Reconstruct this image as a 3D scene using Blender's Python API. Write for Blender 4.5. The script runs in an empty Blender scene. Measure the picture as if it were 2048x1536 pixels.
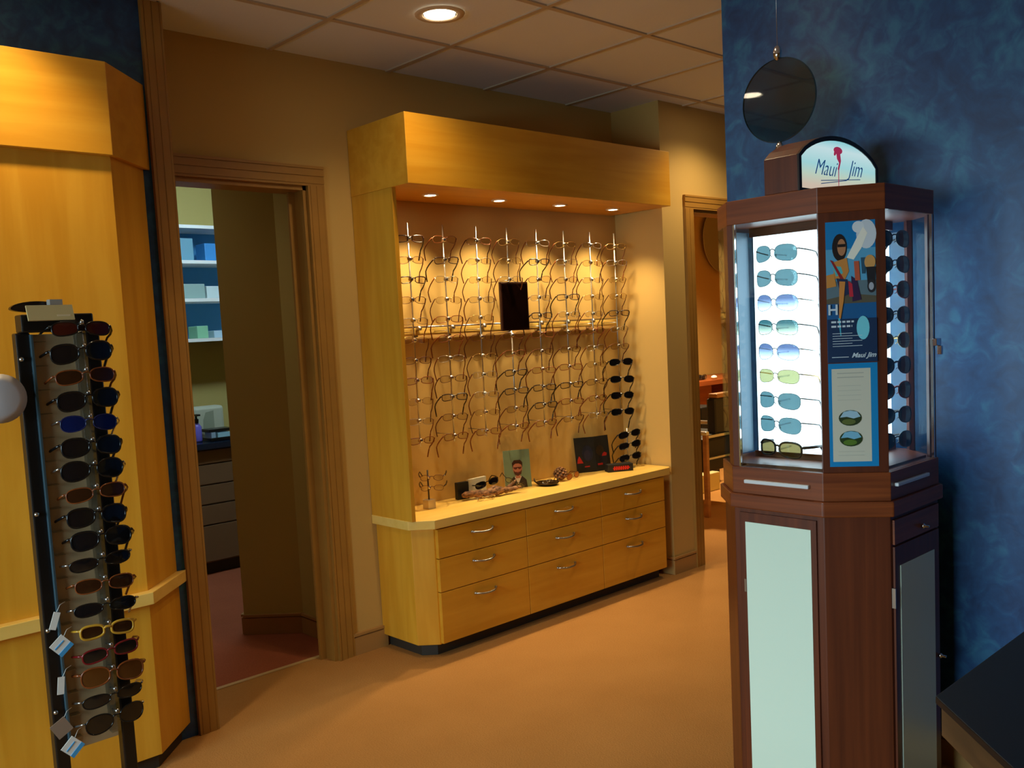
import bpy, bmesh, math, random
from mathutils import Vector, Matrix
random.seed(7)
PI = math.pi
col = bpy.context.scene.collection
sc = bpy.context.scene

# ------------------------------------------------------------------ materials
def lin(c):
    f = lambda v: v / 12.92 if v <= .04045 else ((v + .055) / 1.055) ** 2.4
    return tuple(f(x / 255.) for x in c) + (1.,)

def newmat(name):
    m = bpy.data.materials.new(name); m.use_nodes = True
    nt = m.node_tree
    return m, nt, nt.nodes['Principled BSDF']

def mat(name, rgb, rough=.5, metal=0., spec=.5, bump=0., bscale=200., coat=0., var=0., vscale=6., emis=None, estr=0., alpha=None, trans=0.):
    m, nt, p = newmat(name)
    c = lin(rgb)
    p.inputs['Base Color'].default_value = c
    p.inputs['Roughness'].default_value = rough
    p.inputs['Metallic'].default_value = metal
    p.inputs['Specular IOR Level'].default_value = spec
    p.inputs['Coat Weight'].default_value = coat
    p.inputs['Transmission Weight'].default_value = trans
    tc = nt.nodes.new('ShaderNodeTexCoord')
    if emis:
        p.inputs['Emission Color'].default_value = lin(emis); p.inputs['Emission Strength'].default_value = estr
    if var:
        n = nt.nodes.new('ShaderNodeTexNoise'); n.inputs['Scale'].default_value = vscale; n.inputs['Detail'].default_value = 6
        nt.links.new(tc.outputs['Object'], n.inputs['Vector'])
        mx = nt.nodes.new('ShaderNodeMix'); mx.data_type = 'RGBA'
        mx.inputs['A'].default_value = tuple(v * (1 - var) for v in c[:3]) + (1,)
        mx.inputs['B'].default_value = tuple(min(1, v * (1 + var)) for v in c[:3]) + (1,)
        nt.links.new(n.outputs['Fac'], mx.inputs['Factor']); nt.links.new(mx.outputs['Result'], p.inputs['Base Color'])
    if bump:
        n = nt.nodes.new('ShaderNodeTexNoise'); n.inputs['Scale'].default_value = bscale; n.inputs['Detail'].default_value = 3
        nt.links.new(tc.outputs['Object'], n.inputs['Vector'])
        b = nt.nodes.new('ShaderNodeBump'); b.inputs['Strength'].default_value = bump; b.inputs['Distance'].default_value = .004
        nt.links.new(n.outputs['Fac'], b.inputs['Height']); nt.links.new(b.outputs['Normal'], p.inputs['Normal'])
    return m

def wood(name, c1, c2, stretch, scale=1., rough=.35, coat=.1, contrast=(.35, .65), c3=None):
    m, nt, p = newmat(name)
    tc = nt.nodes.new('ShaderNodeTexCoord'); mp = nt.nodes.new('ShaderNodeMapping')
    mp.inputs['Scale'].default_value = stretch
    nt.links.new(tc.outputs['Object'], mp.inputs['Vector'])
    n = nt.nodes.new('ShaderNodeTexNoise'); n.inputs['Scale'].default_value = scale; n.inputs['Detail'].default_value = 5; n.inputs['Distortion'].default_value = .4
    nt.links.new(mp.outputs['Vector'], n.inputs['Vector'])
    r = nt.nodes.new('ShaderNodeValToRGB'); r.color_ramp.elements[0].position = contrast[0]; r.color_ramp.elements[1].position = contrast[1]
    r.color_ramp.elements[0].color = lin(c1); r.color_ramp.elements[1].color = lin(c2)
    nt.links.new(n.outputs['Fac'], r.inputs['Fac'])
    n2 = nt.nodes.new('ShaderNodeTexNoise'); n2.inputs['Scale'].default_value = 2.2; n2.inputs['Detail'].default_value = 2
    nt.links.new(tc.outputs['Object'], n2.inputs['Vector'])
    mx = nt.nodes.new('ShaderNodeMix'); mx.data_type = 'RGBA'; mx.blend_type = 'MULTIPLY'
    r2 = nt.nodes.new('ShaderNodeValToRGB'); r2.color_ramp.elements[0].color = (.82, .82, .82, 1); r2.color_ramp.elements[1].color = (1, 1, 1, 1)
    r2.color_ramp.elements[0].position = .3; r2.color_ramp.elements[1].position = .6
    nt.links.new(n2.outputs['Fac'], r2.inputs['Fac'])
    mx.inputs['Factor'].default_value = .6
    nt.links.new(r.outputs['Color'], mx.inputs['A']); nt.links.new(r2.outputs['Color'], mx.inputs['B'])
    nt.links.new(mx.outputs['Result'], p.inputs['Base Color'])
    p.inputs['Roughness'].default_value = rough; p.inputs['Coat Weight'].default_value = coat; p.inputs['Coat Roughness'].default_value = .2
    return m

def tinted(name, tint, gloss=.08, rough=.02, grad=None):
    """thin coloured glass: transmits its tint and mirrors a little"""
    m = bpy.data.materials.new(name); m.use_nodes = True; nt = m.node_tree
    for n in list(nt.nodes): nt.nodes.remove(n)
    out = nt.nodes.new('ShaderNodeOutputMaterial'); mix = nt.nodes.new('ShaderNodeMixShader')
    t = nt.nodes.new('ShaderNodeBsdfTransparent'); g = nt.nodes.new('ShaderNodeBsdfGlossy')
    t.inputs['Color'].default_value = lin(tint); g.inputs['Roughness'].default_value = rough
    g.inputs['Color'].default_value = (1, 1, 1, 1)
    fr = nt.nodes.new('ShaderNodeLayerWeight'); fr.inputs['Blend'].default_value = .5
    pw = nt.nodes.new('ShaderNodeMath'); pw.operation = 'POWER'; pw.inputs[1].default_value = 5.
    ad = nt.nodes.new('ShaderNodeMath'); ad.operation = 'MULTIPLY_ADD'; ad.inputs[1].default_value = .6; ad.inputs[2].default_value = gloss; ad.use_clamp = True
    nt.links.new(fr.outputs['Facing'], pw.inputs[0]); nt.links.new(pw.outputs[0], ad.inputs[0]); nt.links.new(ad.outputs[0], mix.inputs[0])
    nt.links.new(t.outputs[0], mix.inputs[1]); nt.links.new(g.outputs[0], mix.inputs[2]); nt.links.new(mix.outputs[0], out.inputs[0])
    if grad:   # lens tint fades from its top to its foot, as gradient lenses do
        tc = nt.nodes.new('ShaderNodeTexCoord'); sp = nt.nodes.new('ShaderNodeSeparateXYZ'); r = nt.nodes.new('ShaderNodeMapRange')
        r.inputs['From Min'].default_value = -.02; r.inputs['From Max'].default_value = .014
        nt.links.new(tc.outputs['Object'], sp.inputs[0]); nt.links.new(sp.outputs['Z'], r.inputs['Value'])
        cr = nt.nodes.new('ShaderNodeValToRGB'); cr.color_ramp.elements[0].color = lin(grad); cr.color_ramp.elements[1].color = lin(tint)
        nt.links.new(r.outputs[0], cr.inputs['Fac']); nt.links.new(cr.outputs['Color'], t.inputs['Color'])
    return m

def faux_blue(name, dark, mid, light):
    m, nt, p = newmat(name)
    tc = nt.nodes.new('ShaderNodeTexCoord')
    n = nt.nodes.new('ShaderNodeTexNoise'); n.inputs['Scale'].default_value = 2.4; n.inputs['Detail'].default_value = 9; n.inputs['Roughness'].default_value = .66; n.inputs['Distortion'].default_value = 1.2
    n2 = nt.nodes.new('ShaderNodeTexNoise'); n2.inputs['Scale'].default_value = 14; n2.inputs['Detail'].default_value = 8; n2.inputs['Distortion'].default_value = 1.3
    nt.links.new(tc.outputs['Object'], n.inputs['Vector']); nt.links.new(tc.outputs['Object'], n2.inputs['Vector'])
    a = nt.nodes.new('ShaderNodeMix'); a.data_type = 'FLOAT'; a.inputs['Factor'].default_value = .40
    nt.links.new(n.outputs['Fac'], a.inputs[2]); nt.links.new(n2.outputs['Fac'], a.inputs[3])
    r = nt.nodes.new('ShaderNodeValToRGB'); e = r.color_ramp.elements
    e[0].position = .36; e[0].color = lin(dark); e[1].position = .68; e[1].color = lin(light)
    k = e.new(.5); k.color = lin(mid)
    nt.links.new(a.outputs[0], r.inputs['Fac']); nt.links.new(r.outputs['Color'], p.inputs['Base Color'])
    p.inputs['Roughness'].default_value = .42
    b = nt.nodes.new('ShaderNodeBump'); b.inputs['Strength'].default_value = .15; b.inputs['Distance'].default_value = .004
    nt.links.new(n2.outputs['Fac'], b.inputs['Height']); nt.links.new(b.outputs['Normal'], p.inputs['Normal'])
    return m

def carpet_mat(name, c, c2):
    m, nt, p = newmat(name)
    tc = nt.nodes.new('ShaderNodeTexCoord')
    n = nt.nodes.new('ShaderNodeTexNoise'); n.inputs['Scale'].default_value = 160; n.inputs['Detail'].default_value = 4
    n2 = nt.nodes.new('ShaderNodeTexNoise'); n2.inputs['Scale'].default_value = 3; n2.inputs['Detail'].default_value = 4
    nt.links.new(tc.outputs['Object'], n.inputs['Vector']); nt.links.new(tc.outputs['Object'], n2.inputs['Vector'])
    a = nt.nodes.new('ShaderNodeMix'); a.data_type = 'FLOAT'; a.inputs['Factor'].default_value = .4
    nt.links.new(n.outputs['Fac'], a.inputs[2]); nt.links.new(n2.outputs['Fac'], a.inputs[3])
    r = nt.nodes.new('ShaderNodeValToRGB'); r.color_ramp.elements[0].position = .3; r.color_ramp.elements[1].position = .7
    r.color_ramp.elements[0].color = lin(c); r.color_ramp.elements[1].color = lin(c2)
    nt.links.new(a.outputs[0], r.inputs['Fac']); nt.links.new(r.outputs['Color'], p.inputs['Base Color'])
    p.inputs['Roughness'].default_value = .95; p.inputs['Specular IOR Level'].default_value = .1
    b = nt.nodes.new('ShaderNodeBump'); b.inputs['Strength'].default_value = .5; b.inputs['Distance'].default_value = .004
    nt.links.new(n.outputs['Fac'], b.inputs['Height']); nt.links.new(b.outputs['Normal'], p.inputs['Normal'])
    return m

M = {}
M['maple_v'] = wood('maple vertical grain', (218, 152, 36), (230, 168, 50), (14, 14, 1.2), 1.3, .38, .15)
M['maple_h'] = wood('maple horizontal grain', (218, 152, 36), (230, 168, 50), (1.2, 14, 14), 1.3, .38, .15)
M['maple_top'] = wood('maple worktop', (240, 196, 96), (248, 208, 112), (1.2, 14, 14), 1.3, .3, .2)
M['casing'] = mat('brown stained casing', (164, 118, 50), .45, var=.15, vscale=9)
M['cream'] = mat('cream painted wall', (200, 164, 92), .75, bump=.04, bscale=140)
M['olive'] = mat('olive painted wall', (196, 176, 104), .75, bump=.04, bscale=140)
M['blue'] = faux_blue('blue rag painted plaster', (22, 52, 96), (30, 74, 122), (52, 118, 152))
M['ceiling'] = mat('acoustic ceiling tile', (232, 234, 236), .9, bump=.15, bscale=90)
M['tbar'] = mat('painted ceiling grid bar', (196, 178, 152), .5)
M['carpet'] = carpet_mat('tan carpet', (160, 112, 58), (180, 130, 72))
M['carpet_red'] = carpet_mat('reddish brown carpet', (140, 76, 50), (166, 92, 62))
M['base'] = mat('brown baseboard', (176, 132, 74), .5)
M['toe'] = mat('dark toe kick', (52, 44, 34), .6)
M['chrome'] = mat('polished chrome', (225, 225, 228), .12, 1.)
M['steel'] = mat('brushed silver', (190, 188, 184), .3, 1.)
M['silver'] = mat('satin silver ball', (200, 202, 206), .25, 1.)
M['black'] = mat('black plastic', (14, 14, 15), .3)
M['blackm'] = mat('matt black', (8, 8, 9), .6)
M['gap'] = mat('shadow gap', (60, 32, 12), .8)
M['white'] = mat('white paint', (235, 235, 230), .5)
M['mah_v'] = wood('mahogany vertical grain', (80, 33, 13), (106, 48, 20), (30, 30, .8), 1.4, .42, .08, (.3, .7))
M['mah_h'] = wood('mahogany horizontal grain', (104, 46, 18), (138, 68, 28), (1.2, 1.2, 42), 1.4, .4, .08, (.3, .7))
M['panel'] = mat('pale green laminate', (218, 238, 220), .35)
M['glass'] = tinted('clear pane', (236, 246, 246), .03)
M['acrylic'] = tinted('clear acrylic', (226, 232, 236), .12, .08)
M['glow'] = mat('backlit white acrylic', (255, 255, 255), .5, emis=(226, 242, 255), estr=4.8)
M['lamp'] = mat('lit lamp', (255, 255, 255), .5, emis=(255, 236, 205), estr=22.)
M['tube'] = mat('cool lit diffuser', (255, 255, 255), .5, emis=(190, 228, 255), estr=6.)
M['reflector'] = mat('lamp reflector', (230, 225, 210), .2, 1.)
M['trimring'] = mat('downlight ring', (222, 200, 168), .4)
M['mirrorp'] = mat('mirror', (230, 235, 235), .03, 1.)
M['shelfmirror'] = mat('frosted mirror column', (96, 122, 140), .4, .2)
M['desk'] = mat('black desktop', (12, 12, 14), .5, spec=.3)
M['deskedge'] = wood('dark walnut edge', (66, 46, 26), (90, 62, 34), (3, 3, 20), 1.2, .5, 0)
M['counterblue'] = mat('dark blue laminate', (20, 34, 52), .15)
M['drawer_grey'] = mat('grey brown laminate', (120, 92, 62), .5)
M['rackpanel'] = mat('beige metal panel', (176, 150, 112), .4, 0.)
M['signcard'] = mat('beige card', (206, 184, 128), .6)
M['woodbrown'] = wood('brown desk wood', (130, 62, 26), (160, 82, 38), (2, 2, 18), 1.3, .4, .2)
M['lightwood'] = wood('chair wood', (150, 98, 48), (176, 120, 62), (4, 4, 18), 1.2, .4, .2)
M['driftwood'] = wood('driftwood', (62, 36, 20), (168, 118, 76), (14, 60, 60), 1.8, .8, 0)
M['paper'] = mat('off white card', (222, 218, 196), .6)
M['red'] = mat('red print', (196, 30, 26), .5)
M['purple'] = mat('purple liquid soap', (112, 104, 200), .25)
M['concrete'] = mat('grey outdoor wall', (150, 150, 150), .9)

# ------------------------------------------------------------------ mesh builder
class MB:
    def __init__(s): s.v = []; s.f = []; s.m = []; s.mi = 0; s.sm = []
    def add(s, vs, fs, smooth=False):
        o = len(s.v); s.v += [tuple(v) for v in vs]
        for f in fs: s.f.append([i + o for i in f]); s.m.append(s.mi); s.sm.append(smooth)
        return s
    def box(s, x0, x1, y0, y1, z0, z1, rot=None, piv=None):
        vs = [Vector((x, y, z)) for z in (z0, z1) for y in (y0, y1) for x in (x0, x1)]
        if rot is not None:
            p = Vector(piv) if piv else Vector(((x0 + x1) / 2, (y0 + y1) / 2, (z0 + z1) / 2))
            vs = [p + rot @ (v - p) for v in vs]
        return s.add(vs, [(0, 2, 3, 1), (4, 5, 7, 6), (0, 1, 5, 4), (2, 6, 7, 3), (0, 4, 6, 2), (1, 3, 7, 5)])
    def prism(s, poly, z0, z1):
        n = len(poly); a = sum(poly[i][0] * poly[(i + 1) % n][1] - poly[(i + 1) % n][0] * poly[i][1] for i in range(n))
        if a < 0: poly = poly[::-1]
        vs = [(x, y, z0) for x, y in poly] + [(x, y, z1) for x, y in poly]
        fs = [list(range(n))[::-1], list(range(n, 2 * n))] + [(i, (i + 1) % n, n + (i + 1) % n, n + i) for i in range(n)]
        return s.add(vs, fs)
    def slab(s, poly, O, U, V, N, t):
        """2-D polygon (u,v) on plane O,U,V thickened by t along N"""
        O, U, V, N = map(Vector, (O, U, V, N)); n = len(poly)
        a = [O + U * p[0] + V * p[1] for p in poly]; b = [q + N * t for q in a]
        return s.add(a + b, [list(range(n))[::-1], list(range(n, 2 * n))] + [(i, (i + 1) % n, n + (i + 1) % n, n + i) for i in range(n)])
    def tube(s, pts, r, seg=8, closed=False, rz=None):
        pts = [Vector(p) for p in pts]; n = len(pts); vs = []; fs = []
        up0 = None
        for i, p in enumerate(pts):
            if closed: t = pts[(i + 1) % n] - pts[i - 1]
            else: t = pts[min(i + 1, n - 1)] - pts[max(i - 1, 0)]
            t.normalize()
            ref = Vector((0, 0, 1)) if abs(t.z) < .95 else Vector((1, 0, 0))
            if closed: ref = Vector((0, 1, 0)) if abs(t.y) < .95 else Vector((1, 0, 0))
            a = t.cross(ref).normalized(); b = a.cross(t).normalized()
            if up0 is not None and a.dot(up0) < 0: a = -a; b = -b
            up0 = a
            rr = r[i] if isinstance(r, (list, tuple)) else r; r2 = rz if rz else rr
            for k in range(seg):
                g = 2 * PI * k / seg
                vs.append(p + a * (rr * math.cos(g)) + b * (r2 * math.sin(g)))
        m = n if closed else n - 1
        for i in range(m):
            j = (i + 1) % n
            for k in range(seg):
                l = (k + 1) % seg
                fs.append((i * seg + k, i * seg + l, j * seg + l, j * seg + k))
        if not closed: fs += [list(range(seg))[::-1], list(range((n - 1) * seg, n * seg))]
        return s.add(vs, fs, True)
    def lathe(s, prof, c=(0, 0, 0), axis='z', seg=20, caps=True, smooth=True):
        vs = []; fs = []; n = len(prof); c = Vector(c)
        for (r, h) in prof:
            for k in range(seg):
                g = 2 * PI * k / seg; a, b = r * math.cos(g), r * math.sin(g)
                vs.append(c + (Vector((a, b, h)) if axis == 'z' else Vector((h, a, b)) if axis == 'x' else Vector((a, h, b))))
        for i in range(n - 1):
            for k in range(seg):
                l = (k + 1) % seg; fs.append((i * seg + k, i * seg + l, (i + 1) * seg + l, (i + 1) * seg + k))
        if caps: fs += [list(range(seg))[::-1], list(range((n - 1) * seg, n * seg))]
        return s.add(vs, fs, smooth)
    def ball(s, c, r, seg=10):
        if not isinstance(r, (tuple, list)): r = (r, r, r)
        vs = []; fs = []; n = max(4, seg // 2 + 1)
        for i in range(n + 1):
            t = PI * i / n
            for k in range(seg):
                g = 2 * PI * k / seg
                vs.append((c[0] + r[0] * math.sin(t) * math.cos(g), c[1] + r[1] * math.sin(t) * math.sin(g), c[2] - r[2] * math.cos(t)))
        for i in range(n):
            for k in range(seg):
                l = (k + 1) % seg; fs.append((i * seg + k, i * seg + l, (i + 1) * seg + l, (i + 1) * seg + k))
        return s.add(vs, fs, True)
    def build(s, name, mats, parent=None, off=None, bevel=0., merge=False):
        if not isinstance(mats, (list, tuple)): mats = [mats]
        me = bpy.data.meshes.new(name)
        if off is None: off = parent['_o'] if parent is not None and '_o' in parent else (0, 0, 0)
        me.from_pydata([(v[0] - off[0], v[1] - off[1], v[2] - off[2]) for v in s.v], [], s.f)
        for m in mats: me.materials.append(m)
        me.polygons.foreach_set('material_index', s.m); me.polygons.foreach_set('use_smooth', s.sm)
        bm = bmesh.new(); bm.from_mesh(me)
        if merge: bmesh.ops.remove_doubles(bm, verts=bm.verts, dist=1e-5)
        bmesh.ops.recalc_face_normals(bm, faces=bm.faces); bm.to_mesh(me); bm.free()
        me.update()
        o = bpy.data.objects.new(name, me); col.objects.link(o)
        if parent is not None:
            o.parent = parent
            if '_o' in parent: o['_o'] = list(parent['_o'])
        if bevel:
            b = o.modifiers.new('bevel', 'BEVEL'); b.width = bevel; b.segments = 2; b.limit_method = 'ANGLE'; b.angle_limit = .6
        return o

def thing(name, label, cat, loc=(0, 0, 0), rz=0., group=None, world=True):
    """an Empty at the base of a thing; world=True: parts are given in world coordinates"""
    o = bpy.data.objects.new(name, None); col.objects.link(o); o.empty_display_size = .05
    o.location = loc; o.rotation_euler = (0, 0, rz); o['label'] = label; o['category'] = cat
    if group: o['group'] = group
    o['_o'] = list(loc) if world else [0., 0., 0.]
    return o

def tag(o, label, cat, group=None):
    o['label'] = label; o['category'] = cat
    if group: o['group'] = group
    return o

def struct(name, mb, mats, bevel=0.):
    o = mb.build(name, mats, bevel=bevel); o['kind'] = 'structure'; return o

def copy_tree(o, parent=None):
    c = o.copy(); col.objects.link(c)
    if parent is not None: c.parent = parent
    for ch in list(o.children): copy_tree(ch, c)
    return c

def ordn(i): return ['topmost', 'second', 'third', 'fourth', 'fifth', 'sixth', 'seventh', 'eighth', 'ninth', 'tenth', 'eleventh', 'twelfth', 'thirteenth', 'fourteenth', 'fifteenth', 'sixteenth', 'seventeenth', 'lowest'][i]

def text_mb(txt, size, shear=0., extrude=.0004, font_space=1., bold=0.):
    c = bpy.data.curves.new('lettering', 'FONT'); c.body = txt; c.size = size; c.shear = shear; c.extrude = extrude
    c.align_x = 'CENTER'; c.align_y = 'CENTER'; c.space_character = font_space; c.offset = bold; c.resolution_u = 4
    o = bpy.data.objects.new('lettering', c); col.objects.link(o)
    dg = bpy.context.evaluated_depsgraph_get(); me = bpy.data.meshes.new_from_object(o.evaluated_get(dg))
    vs = [v.co.copy() for v in me.vertices]; fs = [list(p.vertices) for p in me.polygons]
    bpy.data.objects.remove(o); bpy.data.curves.remove(c); bpy.data.meshes.remove(me)
    return vs, fs

def add_text(mb, txt, size, O, U, V, N, shear=0., extrude=.0004, bold=0., space=1.):
    vs, fs = text_mb(txt, size, shear, extrude, space, bold)
    O, U, V, N = map(Vector, (O, U, V, N))
    mb.add([O + U * v.x + V * v.y + N * (v.z + extrude) for v in vs], fs)

COLS = {}
def cmat(rgb):
    if rgb not in COLS: COLS[rgb] = mat('print %d %d %d' % rgb, rgb, .45)
    return COLS[rgb]

def decal(name, parent, O, U, V, N, items, step=.0002):
    """a flat printed picture: overlapping shapes laid one on another"""
    mb = MB(); mats = []; O, U, V, N = map(Vector, (O, U, V, N))
    for k, it in enumerate(items):
        m = it[-1] if not isinstance(it[-1], tuple) else cmat(it[-1])
        if m not in mats: mats.append(m)
        mb.mi = mats.index(m)
        if it[0] == 'p': pts = it[1]
        elif it[0] == 'r': x0, x1, y0, y1 = it[1]; pts = [(x0, y0), (x1, y0), (x1, y1), (x0, y1)]
        elif it[0] == 'e':
            cx, cy, rx, ry = it[1][:4]; a0 = it[1][4] if len(it[1]) > 4 else 0
            pts = []
            for j in range(20):
                g = 2 * PI * j / 20; a, b = rx * math.cos(g), ry * math.sin(g)
                pts.append((cx + a * math.cos(a0) - b * math.sin(a0), cy + a * math.sin(a0) + b * math.cos(a0)))
        mb.slab(pts, O + N * (k * step), U, V, N, step)
    return mb.build(name, mats, parent)

# ------------------------------------------------------------------ camera
H = 1.5
cam = bpy.data.cameras.new('camera'); co = bpy.data.objects.new('camera', cam); col.objects.link(co)
yaw, pit, rol = map(math.radians, (43.04, -5.0046, -2.9322))
F = 1851.5
f = Vector((math.sin(yaw) * math.cos(pit), math.cos(yaw) * math.cos(pit), math.sin(pit)))
r = Vector((math.cos(yaw), -math.sin(yaw), 0)); u = r.cross(f)
r2 = math.cos(rol) * r + math.sin(rol) * u; u2 = -math.sin(rol) * r + math.cos(rol) * u
mw = Matrix.Identity(4)
for i in range(3): mw[i][0] = r2[i]; mw[i][1] = u2[i]; mw[i][2] = -f[i]
mw[2][3] = H
co.matrix_world = mw
cam.sensor_width = 36; cam.lens = F / 2048 * 36; cam.shift_y = (822.78 - 768) / 2048; cam.shift_x = (1024 - 1022.46) / 2048
cam.clip_start = .02; sc.camera = co

# ------------------------------------------------------------------ room shell
CH = 2.76; YB = 3.684; XB = 3.02
struct('floor', MB().box(-2.6, 10, -2.6, YB + .12, -.1, 0), M['carpet'])
mb = MB().box(-2.6, 4.38, YB + .12, 7.2, -.1, -.001); struct('floor_left_room', mb, M['carpet_red'])
struct('floor_right_room', MB().box(4.38, 10, YB + .12, 7.2, -.1, 0), M['carpet'])
# ceiling: tiles with a drop-in grid
mb = MB().box(-2.6, 10, -2.6, 7.2, CH + .006, CH + .12)
mb.mi = 1
gx = [2.115 + .6267 * k for k in range(-7, 13)]; gy = [3.21 + .6 * k for k in range(-9, 7)]
for x in gx: mb.box(x - .012, x + .012, -2.6, 7.2, CH, CH + .01)
for y in gy: mb.box(-2.6, 10, y - .012, y + .012, CH - .0004, CH + .0096)
struct('ceiling', mb, [M['ceiling'], M['tbar']])

def wall(name, boxes, m):
    mb = MB()
    for b in boxes: mb.box(*b)
    return struct(name, mb, m)

# back wall with the first doorway, its step forward on the left (blue) and on the right (cream)
wall('wall_back', [(2.25, 4.38, YB, YB + .12, 0, CH + .006), (1.50, 2.25, YB, YB + .12, 2.19, CH + .006)], M['cream'])
wall('wall_left', [(-2.6, 1.50, 3.412, YB + .12, 0, CH + .006)], M['blue'])
wall('wall_back_right', [(4.38, 4.665, 3.33, YB + .12, 0, CH + .006), (4.665, 5.6, 3.33, 3.45, 2.165, CH + .006), (5.6, 10, 3.33, 3.45, 0, CH + .006)], M['cream'])
wall('wall_right', [(XB, XB + .13, -2.6, 1.992, 0, CH + .006)], M['blue'])
wall('wall_far_right', [(10, 10.1, -2.6, 7.2, 0, CH + .006)], M['cream'])
wall('wall_south', [(-2.6, 10, -2.7, -2.6, 0, CH + .006)], M['cream'])
wall('wall_west', [(-1.6, -1.5, -2.6, .4, 0, CH + .006), (-1.6, -1.5, 2.8, 3.412, 0, CH + .006), (-1.6, -1.5, .4, 2.8, 0, .3), (-1.6, -1.5, .4, 2.8, 1.90, CH + .006)], M['cream'])  # assumed window opening, its head set low to keep daylight off upper walls
# rooms beyond
wall('wall_left_room_corner', [], M['olive']) if False else None
mb = MB().prism([(2.37, YB + .12), (2.49, YB + .12), (2.49, 4.24), (2.24, 4.50), (2.155, 4.415), (2.37, 4.19)], 0, CH + .006)
struct('wall_left_room', mb, M['olive'])
wall('wall_left_room_back', [(-.5, 4.3, 6.35, 6.45, 0, CH + .006)], M['olive'])
wall('wall_left_room_side', [(-.6, -.5, YB + .12, 6.45, 0, CH + .006)], M['olive'])
wall('wall_between_rooms', [(4.26, 4.38, YB + .12, 7.2, 0, CH + .006)], M['cream'])
wall('wall_right_room_back', [(4.38, 10, 5.9, 6.0, 0, CH + .006)], M['cream'])

# assumed unseen window, added in the west wall to admit the cool daylight
mb = MB()
for y in (.4, 1.18, 1.97, 2.76): mb.box(-1.58, -1.52, y, y + .04, .3, 1.90)
mb.box(-1.58, -1.52, .4, 2.8, .3, .34); mb.box(-1.58, -1.52, .4, 2.8, 1.86, 1.90)
w = struct('assumed_window_1', mb, M['white'])
p_ = MB().box(-1.555, -1.55, .4, 2.8, .34, 1.86).build('assumed_window_pane', M['glass'], w)

# baseboards
def baseboard(name, segs, m=None):
    mb = MB()
    for (x0, y0, x1, y1, nx, ny) in segs:
        a, b = Vector((x0, y0, 0)), Vector((x1, y1, 0)); n = Vector((nx, ny, 0)).normalized()
        for z0, z1, t in ((0, .085, .014), (.085, .092, .006), (.092, .104, .017)):
            mb.prism([(a.x, a.y), (b.x, b.y), (b.x + n.x * t, b.y + n.y * t), (a.x + n.x * t, a.y + n.y * t)], z0, z1)
    return struct(name, mb, m or M['base'])
baseboard('baseboard_back', [(2.336, YB, 2.53, YB, 0, -1)])
baseboard('baseboard_back_right', [(4.38, YB, 4.38, 3.33, -1, 0), (4.363, 3.33, 4.583, 3.33, 0, -1), (5.69, 3.33, 10, 3.33, 0, -1)])
baseboard('baseboard_left_room', [(2.37, YB + .12, 2.37, 4.19, -1, 0), (2.37, 4.19, 2.155, 4.415, -1, -1), (2.155, 4.415, 2.24, 4.50, -1, 1)])
baseboard('baseboard_left_room_back', [(-.5, 6.35, 2.3, 6.35, 0, -1)])
baseboard('baseboard_right_room', [(4.38, 5.9, 10, 5.9, 0, -1)])
baseboard('baseboard_right', [(XB, -2.6, XB, 1.99, -1, 0)])

# casings
def casing_v(mb, x0, x1, y, z0, z1):
    """fluted vertical casing, face towards -y"""
    w = x1 - x0
    for a, b, t in ((0, .12, .020), (.12, .16, .0165), (.16, .48, .018), (.48, .53, .0155), (.53, .86, .017), (.86, .90, .0145), (.90, 1., .015)):
        mb.box(x0 + a * w, x0 + b * w, y - t, y + .001, z0, z1)
def casing_h(mb, x0, x1, y, z0, z1):
    w = z1 - z0
    for a, b, t in ((0, .09, .015), (.09, .13, .0135), (.13, .46, .016), (.46, .51, .0145), (.51, .83, .018), (.83, .87, .0165), (.87, 1., .020)):
        mb.box(x0, x1, y - t, y + .001, z0 + a * w, z0 + b * w)
mb = MB(); casing_v(mb, 1.440, 1.520, 3.412, 0, CH); mb.box(1.4995, 1.520, 3.40, YB, 0, CH); struct('trim_1', mb, M['casing'])
mb = MB(); casing_v(mb, 2.25, 2.338, YB, 0, 2.19); casing_h(mb, 1.52, 2.338, YB, 2.19, 2.278)
mb.box(2.232, 2.2501, YB - .002, YB + .125, 0, 2.19); mb.box(1.5, 2.25, YB - .002, YB + .125, 2.17, 2.1901); mb.box(1.5, 1.519, YB, YB + .125, 0, 2.17)
mb.mi = 1; mb.box(2.2, 2.2325, YB + .07, YB + .085, 0, 2.17)
struct('door_1', mb, [M['casing'], M['casing']])
mb = MB(); casing_v(mb, 4.583, 4.668, 3.33, 0, 2.165); casing_h(mb, 4.583, 5.69, 3.33, 2.165, 2.245); casing_v(mb, 5.6, 5.69, 3.33, 0, 2.165)
mb.box(4.665, 4.683, 3.328, YB + .125, 0, 2.165); mb.box(4.665, 5.6, 3.328, 3.455, 2.147, 2.1651); mb.box(5.582, 5.6, 3.328, 3.455, 0, 2.147)
struct('door_2', mb, M['casing'])
struct('trim_2', MB().box(1.52, 2.232, YB + .105, YB + .13, -.001, .004), mat('brass threshold', (196, 164, 112), .4))

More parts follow.
